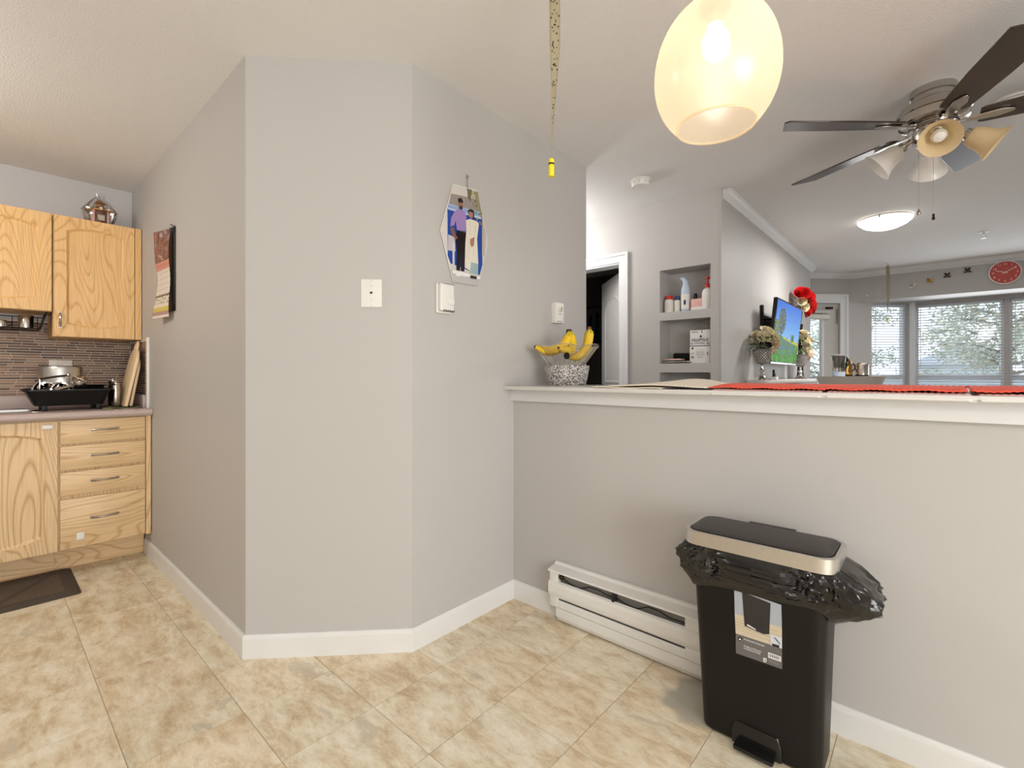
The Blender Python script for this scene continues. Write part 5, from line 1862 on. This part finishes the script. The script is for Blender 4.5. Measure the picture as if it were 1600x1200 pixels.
def rose(name, c, r_, mat, parent, up=(0, 0, 1), seed=0):
    rn_ = random.Random(seed)
    c = Vector(c)
    q_ = Vector((0, 0, 1)).rotation_difference(Vector(up).normalized())
    mb = MB()
    for L, (n, rad, h_, op) in enumerate(((3, .30, .95, .05), (4, .52, .92, .12), (5, .75, .80, .22), (6, .98, .55, .38))):
        a0 = rn_.random() * 6.28
        for k in range(n):
            a = a0 + 2 * PI * k / n
            wd = 2 * PI / n * .72

            def f(u, v, a=a, rad=rad, h_=h_, op=op, wd=wd):
                an = a + (u - .5) * 2 * wd * (.55 + .45 * math.sin(PI * min(v * .8 + .15, 1)))
                rr_ = rad * (.25 + .75 * math.sin(v * PI / 2)) + op * v ** 3
                zz = -.55 + (h_ + .55) * v - .10 * (2 * u - 1) ** 2 * v
                return c + q_ @ Vector((math.cos(an) * rr_ * r_, math.sin(an) * rr_ * r_, zz * r_))
            mb.grid(f, 4, 4)
    return mb.build(name, mat, parent, smooth=60)


def bouquet(label, c, spread, flowers, group=None, leaves=24, filler=60, stemto=None, seed=1):
    rn_ = random.Random(seed)
    t = thing('rose_bouquet', label, 'flowers', c, group=group)
    c = Vector(c)
    for k, (off, r_, m_) in enumerate(flowers):
        p = c + Vector(off)
        rose('rose', p, r_, m_, t, Vector(off) + Vector((.04, -.05, .03)), seed * 20 + k)
    mb = MB()
    for k in range(leaves):
        d = Vector((rn_.gauss(0, 1), rn_.gauss(0, 1), rn_.gauss(0, .8))).normalized()
        p = c + Vector((d.x * spread[0], d.y * spread[1], d.z * spread[2])) * rn_.uniform(.45, .95)
        s_ = d.cross(Vector((.3, .2, 1))).normalized() * .014
        e_ = d * .05
        mb.add([p, p + e_ * .5 + s_, p + e_, p + e_ * .5 - s_], [(0, 1, 2, 3)])
    o = mb.build('leaves', 'leaf_green', t, smooth=0)
    if filler:
        mb = MB()
        for k in range(filler):
            d = Vector((rn_.gauss(0, 1), rn_.gauss(0, 1), abs(rn_.gauss(0, .8)) - .15)).normalized()
            p = c + Vector((d.x * spread[0], d.y * spread[1], d.z * spread[2])) * rn_.uniform(.95, 1.35)
            mb.ell(p, .006, .006, .006, 5, 4)
            mb.tube([c + (p - c) * .5, p], .0008, 3)
        o = mb.build('filler_sprigs', 'dry_filler', t, smooth=0)
        o['kind'] = 'stuff'
    if stemto is not None:
        mb = MB()
        for k in range(4):
            mb.tube([c + Vector((rn_.uniform(-.02, .02), rn_.uniform(-.02, .02), -.01)), stemto], .003, 5)
        mb.build('stems', 'leaf_green', t)
    return t


def goblet(label, x, y, h_, r_):
    t = thing('silver_vase', label, 'vase', (x, y, MZ), group='silver goblet vases')
    k = h_ / .245
    MB().lathe([(.062, 0), (.064, .004), (.05, .012), (.028, .028), (.014, .05), (.012, .062)], (x, y, MZ), 28).build('foot', 'chrome', t)
    MB().lathe([(.012, .060), (.018, .066), (.022, .076), (.016, .088), (.010, .094), (.009, .112), (.014, .118), (.010, .124)], (x, y, MZ), 20).build('stem', 'chrome', t)
    cup = MB().lathe([(.010, .122), (.035, .130), (.050, .150), (.058, .19), (.066, h_ + .004), (.069, h_ + .008), (.062, h_ + .004), (.052, .19), (.044, .152), (.0, .14)], (x, y, MZ), 32).build('cup', 'fin_metal', t)
    mb = MB()
    for j in range(8):
        z_ = .146 + (h_ - .150) * j / 8
        rr_ = .0495 + .016 * ((z_ - .146) / (h_ - .146)) ** .7
        for i in range(20):
            a = 2 * PI * (i + .5 * (j % 2)) / 20
            mb.ell((x + rr_ * math.cos(a), y + rr_ * math.sin(a), MZ + z_), .0068, .0068, .0055, 6, 4)
    o = mb.build('hammered_studs', 'chrome', cup)
    o['kind'] = 'stuff'
    return t


V1 = (-1.005, 4.075)
goblet('studded silver goblet vase on the console, nearer one left of the television', V1[0], V1[1], .235, .06)
bouquet('cream and peach rose bouquet in the nearer silver goblet vase', (V1[0], V1[1], MZ + .30), (.09, .10, .07),
        [((.02, -.055, .03), .036, 'rose_cream'), ((.03, .0, .075), .042, 'rose_cream'), ((.045, .045, .06), .040, 'rose_cream'), ((.055, .10, .03), .040, 'rose_peach'), ((.06, .125, -.01), .036, 'rose_peach'),
         ((.06, .075, .01), .034, 'rose_peach'), ((-.03, -.02, .05), .034, 'rose_cream'), ((-.03, .06, .06), .036, 'rose_cream'), ((.055, .03, -.06), .024, 'rose_cream'), ((.06, .085, -.065), .024, 'rose_cream'), ((.01, .12, .05), .038, 'rose_peach')],
        'cream rose bouquets', 44, 80, Vector((V1[0], V1[1], MZ + .15)), 3)
V2 = (-.985, 5.40)
goblet('silver goblet vase on the console, farther one right of the television', V2[0], V2[1], .235, .06)
bouquet('cream rose bouquet in the farther silver goblet vase', (V2[0], V2[1], MZ + .32), (.08, .09, .09),
        [((.03, .03, .05), .044, 'rose_cream'), ((.03, .09, .01), .042, 'rose_cream'), ((.04, .12, .07), .042, 'rose_cream'), ((.05, .11, -.07), .042, 'rose_peach'), ((-.02, .05, .10), .042, 'rose_cream'), ((.04, .04, -.03), .042, 'rose_cream'), ((.03, .01, .13), .036, 'rose_cream')],
        'cream rose bouquets', 24, 16, Vector((V2[0], V2[1], MZ + .15)), 4)
V3 = (-1.02, 5.60)
vs = thing('tall_vase', 'slender dark vase behind the television holding red roses', 'vase', (V3[0], V3[1], MZ))
MB().lathe([(.04, 0), (.042, .005), (.03, .05), (.022, .25), (.018, .50), (.026, .56), (.022, .555), (.014, .5)], (V3[0], V3[1], MZ), 20).build('body', 'dark_bronze', vs)
bouquet('bright red rose bouquet beyond the top corner of the television', (V3[0], V3[1], MZ + .78), (.09, .13, .09),
        [((.03, -.09, .07), .062, 'rose_red'), ((.04, .0, .06), .066, 'rose_red'), ((.05, .12, -.02), .066, 'rose_red'), ((.04, .13, .08), .055, 'rose_red'), ((.05, .05, -.08), .05, 'rose_red'), ((.03, -.10, .0), .034, 'rose_cream'), ((.04, -.03, -.05), .034, 'rose_cream')],
        None, 30, 0, Vector((V3[0], V3[1], MZ + .45)), 5)
gd = thing('desk_gadget', 'small black gadget in a white stand below the television', 'gadget', (-1.0, 4.48, MZ))
MB().box(-1.03, -.985, 4.46, 4.51, MZ, MZ + .025).build('stand', 'white_plastic', gd, bevel=.003)
MB().box(-1.02, -1.0, 4.462, 4.508, MZ + .0252, MZ + .085).build('unit', 'black_gloss', gd, bevel=.004)
MB().box(-1.0, -.9992, 4.474, 4.496, MZ + .04, MZ + .06).build('display', 'navy_plastic', gd)

# ------------------------------------------------------------------ tapered drum table with pitcher and pots
TC = Vector((-.555, 5.13, 0))
TZ = 1.134
dt = thing('drum_table', 'plain grey tapered drum table before the bay window', 'table', (TC.x, TC.y, 0))
MB().lathe([(.19, 0), (.19, .9), (.20, 1.0), (.256, TZ - .004), (.258, TZ), (0, TZ)], (TC.x, TC.y, 0), 48).build('drum', 'drum_paint', dt)
MB().lathe([(.08, 0), (.08, .004), (0, .004)], (TC.x, TC.y, TZ), 24).build('turntable', 'black_plastic', dt)


def on_table(du, dv):
    return Vector((TC.x, TC.y, 0)) + RT * du + DP * dv


p = on_table(-.125, -.04)
pt_ = thing('filter_pitcher', 'clear water filter pitcher with dark handle on the drum table', 'pitcher', (p.x, p.y, TZ + .0002))
z = TZ + .0002
MB().lathe([(.046, 0), (.048, .004), (.048, .04)], (p.x, p.y, z), 24).build('base', 'pale_blue', pt_)
MB().lathe([(.048, .04), (.050, .10), (.054, .175)], (p.x, p.y, z), 24, cap0=False, cap1=False).build('jug', 'clear_bowl', pt_)
MB().lathe([(.038, .075), (.040, .14), (.050, .172), (0, .172)], (p.x, p.y, z), 24).build('filter_funnel', 'smoke_glass', pt_)
MB().lathe([(.055, .172), (.055, .184), (.03, .192), (0, .192)], (p.x, p.y, z), 24).build('lid', 'fin_metal', pt_)
hp = [p + RT * (.05 + .026 * math.sin(PI * t)) + Vector((0, 0, z + .178 - .115 * t)) for t in [i / 8 for i in range(9)]]
MB().tube(hp, .012, 8).build('handle', 'black_gloss', pt_)
p = on_table(-.014, .02)
kt = thing('gold_teapot', 'gold metal teapot with dark handle on the drum table', 'teapot', (p.x, p.y, z))
MB().lathe([(.040, 0), (.044, .006), (.046, .03), (.041, .045), (.043, .09), (.040, .125), (.028, .145), (.0, .148)], (p.x, p.y, z), 24).build('body', 'gold_metal', kt)
MB().lathe([(.030, .143), (.022, .156), (.008, .162), (.010, .172), (0, .176)], (p.x, p.y, z), 20).build('lid', 'gold_metal', kt)
hp = [p + RT * (.04 + .036 * math.sin(PI * t)) + Vector((0, 0, z + .125 - .09 * t)) for t in [i / 8 for i in range(9)]]
MB().tube(hp, .006, 8).build('handle', 'dark_bronze', kt)
p = on_table(.108, .0)
sj = thing('steel_jug', 'wide steel jug with a loop handle on the drum table', 'jug', (p.x, p.y, z))
MB().lathe([(.050, 0), (.052, .004), (.052, .012)], (p.x, p.y, z), 24).build('base', 'black_plastic', sj)
MB().lathe([(.050, .012), (.050, .10), (.055, .112), (.058, .116), (.050, .112), (.046, .02), (0, .02)], (p.x, p.y, z), 28).build('body', 'steel', sj)
hp = [p + RT * (.05 + .030 * math.sin(PI * t)) + Vector((0, 0, z + .105 - .06 * t)) for t in [i / 8 for i in range(9)]]
MB().tube(hp, .0035, 8).build('handle', 'steel', sj)

# ------------------------------------------------------------------ soffit: clock and butterflies
SY = 7.40
ck = thing('wall_clock', 'round red wall clock with cream numerals above the bay window', 'clock', (.579, SY, 2.258))
cc = Vector((.579, SY, 2.258))
MB().lathe([(.128, 0), (.130, .006), (.128, .030), (.118, .034), (.117, .022), (.0, .022)], cc, 48, (0, -1, 0)).build('rim', 'mat_white', ck)
MB().lathe([(.117, .0), (.117, .001), (0, .001)], cc + Vector((0, -.022, 0)), 48, (0, -1, 0)).build('face', 'red_clock', ck)
dc = Decal(cc + Vector((0, -.0236, 0)), (1, 0, 0), (0, 0, 1))
CR = C(238, 224, 208)
for k in range(1, 13):
    a = math.radians(90 - 30 * k)
    dc.t(str(k), .092 * math.cos(a), .092 * math.sin(a) - .012, .024, CR, 1, True)
dc.r(-.018, .040, .018, .043, C(226, 150, 140), 1)
dc.build('numerals', 'print_paper', ck)
dh = Decal(cc + Vector((0, -.026, 0)), (1, 0, 0), (0, 0, 1))
dh.line(.022, -.008, -.072, .026, .007, CR, 0)
dh.line(-.022, -.016, .088, .056, .006, CR, 2)
dh.disc(0, 0, .007, .007, CR, 3, 12)
dh.build('hands', 'print_paper', ck)
for k, (x, z_, m_, lab) in enumerate(((-.181, 2.195, 'chrome', 'lowest and leftmost butterfly ornament on the soffit, shiny silver'), (-.032, 2.239, 'gold_metal', 'second butterfly ornament from the left on the soffit, bright gold'),
                                      (.118, 2.281, 'dark_bronze', 'third butterfly ornament from the left on the soffit, dark'), (.287, 2.314, 'dark_bronze', 'highest butterfly ornament on the soffit, next to the clock'))):
    bf = thing('butterfly_ornament', lab, 'ornament', (x, SY, z_), group='butterflies on the soffit')
    o = Vector((x, SY - .006, z_))
    for s_ in (-1, 1):
        for (a_, L, w) in ((38, .046, .012), (-38, .036, .010)):
            a = math.radians(a_ + 18)
            u_ = Vector((s_ * math.cos(a) * .9, -.42, math.sin(a))).normalized()
            v_ = Vector((-math.sin(a) * s_, 0, math.cos(a)))
            poly = [(0, 0), (.3 * L, w * .7), (.75 * L, w), (L, w * .5), (L, -w * .4), (.6 * L, -w * .8)]
            MB().prism(poly, o, u_, v_, (0, -.0012, 0)).build('wing', m_, bf, smooth=0)
    MB().ell(o + Vector((0, .002, 0)), .004, .004, .018, 8, 6).build('body', m_, bf)
hk = tag(MB().lathe([(.013, 0), (.013, .006), (.005, .010), (0, .012)], (-.62, SY, 2.14), 14, (0, -1, 0)).build('adhesive_hook', 'white_plastic'), 'small white adhesive hook at the left end of the soffit', 'hook')

# dim framed picture in the dark bedroom
pf = thing('framed_picture', 'dim picture of teal figures on the dark bedroom wall', 'picture', (-3.38, 5.40, 1.55))
MB().box(-3.72, -3.06, 5.375, 5.399, 1.57, 2.05).build('frame', 'black_plastic', pf, bevel=.003)
dc = Decal((-3.70, 5.373, 1.59), (1, 0, 0), (0, 0, 1))
dc.r(0, 0, .62, .44, C(96, 96, 98), 0)
for u, h_ in ((.30, .36), (.40, .39)):
    dc.p([(u - .05, .0), (u + .06, .0), (u + .035, h_ - .10), (u - .02, h_ - .10)], C(24, 62, 72), 1)
    dc.disc(u + .01, h_ - .06, .028, .04, C(26, 22, 24), 2, 10)
dc.build('print', 'print_paper', pf)

# ------------------------------------------------------------------ outside the bay window
gr_ = tag(MB().box(-60, 60, 9.6, 90, -6.2, -6).build('ground', 'ground_green', smooth=0), kind='structure')
tag(MB().box(-6, 6, 8.12, 9.58, -.3, -.12).build('floor_balcony', 'parapet_white', smooth=0), kind='structure')
pb = MB().box(-6, 6, 9.44, 9.50, -.12, 1.105)
tag(pb.build('wall_parapet', 'parapet_white', smooth=0), kind='structure')
tag(MB().box(-6, 6, 9.42, 9.52, 1.105, 1.12).build('trim_10', 'fin_metal', smooth=0), kind='structure')


def tree(label, x, y, h_, w, mats, seed, n=2600, bare=False):
    rn_ = random.Random(seed)
    t = thing('tree', label, 'tree', (x, y, -6), group='trees beyond the balcony')
    top = Vector((x, y, -6 + h_))
    MB().tube([(x, y, -6), (x + .1, y, -6 + h_ * .5), top], [.22, .14, .03], 8).build('trunk', 'bark', t)
    mb = MB()
    ends = []
    for k in range(46):
        f = rn_.uniform(.35, .98)
        a = rn_.random() * 2 * PI
        L = w * (1.15 - f * .75) * rn_.uniform(.7, 1.1)
        p0 = Vector((x, y, -6 + h_ * f))
        p1 = p0 + Vector((math.cos(a) * L * .5, math.sin(a) * L * .5, L * .16))
        p2 = p0 + Vector((math.cos(a) * L, math.sin(a) * L, L * .12))
        mb.tube([p0, p1, p2], [.035, .022, .008], 5)
        ends.append((p0, p1, p2))
    mb.build('branches', 'bark', t)
    mb = MB()
    for k in range(n):
        p0, p1, p2 = rn_.choice(ends)
        f = rn_.random() ** .6
        p = (p0.lerp(p1, f * 2) if f < .5 else p1.lerp(p2, f * 2 - 1)) + Vector((rn_.gauss(0, .20), rn_.gauss(0, .20), rn_.gauss(0, .16)))
        d = Vector((rn_.gauss(0, 1), rn_.gauss(0, 1), rn_.gauss(0, .6))).normalized() * rn_.uniform(.05, .10)
        s_ = d.cross(Vector((rn_.random(), rn_.random(), rn_.random()))).normalized() * rn_.uniform(.018, .034)
        mb.mi = 0 if rn_.random() < .7 else 1
        mb.add([p - s_, p + d * .5 - s_ * 1.2, p + d, p + s_], [(0, 1, 2, 3)])
    o = mb.build('foliage', mats, t, smooth=0)
    o['kind'] = 'stuff'
    return t


tree('tall sparse evergreen seen through the middle bay pane', 1.2, 16.0, 11.5, 3.0, ['needle_green', 'autumn_leaf'], 1, 17000)
tree('dense green tree seen through the narrow side pane', -2.4, 18.5, 11.0, 3.0, ['needle_green', 'needle_green'], 2, 17000)
tree('yellowish tree seen through the right bay pane', 5.4, 19.0, 11.5, 3.2, ['autumn_leaf', 'needle_green'], 3, 15000)
tree('thin bare-branched tree seen through the balcony door', -4.2, 12.6, 9.2, 1.9, ['needle_green', 'autumn_leaf'], 4, 420)
hs = thing('neighbour_house', 'pale blue-white gabled house behind the trees', 'house', (1.0, 27, -6))
MB().box(-.5, 2.1, 25, 31, -6, 1.55).build('walls', 'house_pale', hs, smooth=0)
MB().prism([(-.8, 1.55), (2.4, 1.55), (.8, 2.4)], (0, 24.6, 0), (1, 0, 0), (0, 0, 1), (0, 6.8, 0)).build('roof', 'house_roof', hs, smooth=0)
for x in (.1, 1.5):
    wn_ = MB().box(x - .55, x + .55, 24.94, 25.0, -.9, .5).build('window', 'parapet_white', hs, smooth=0)
    MB().box(x - .48, x + .48, 24.92, 24.94, -.83, .43).build('pane', 'smoke_glass', wn_, smooth=0)
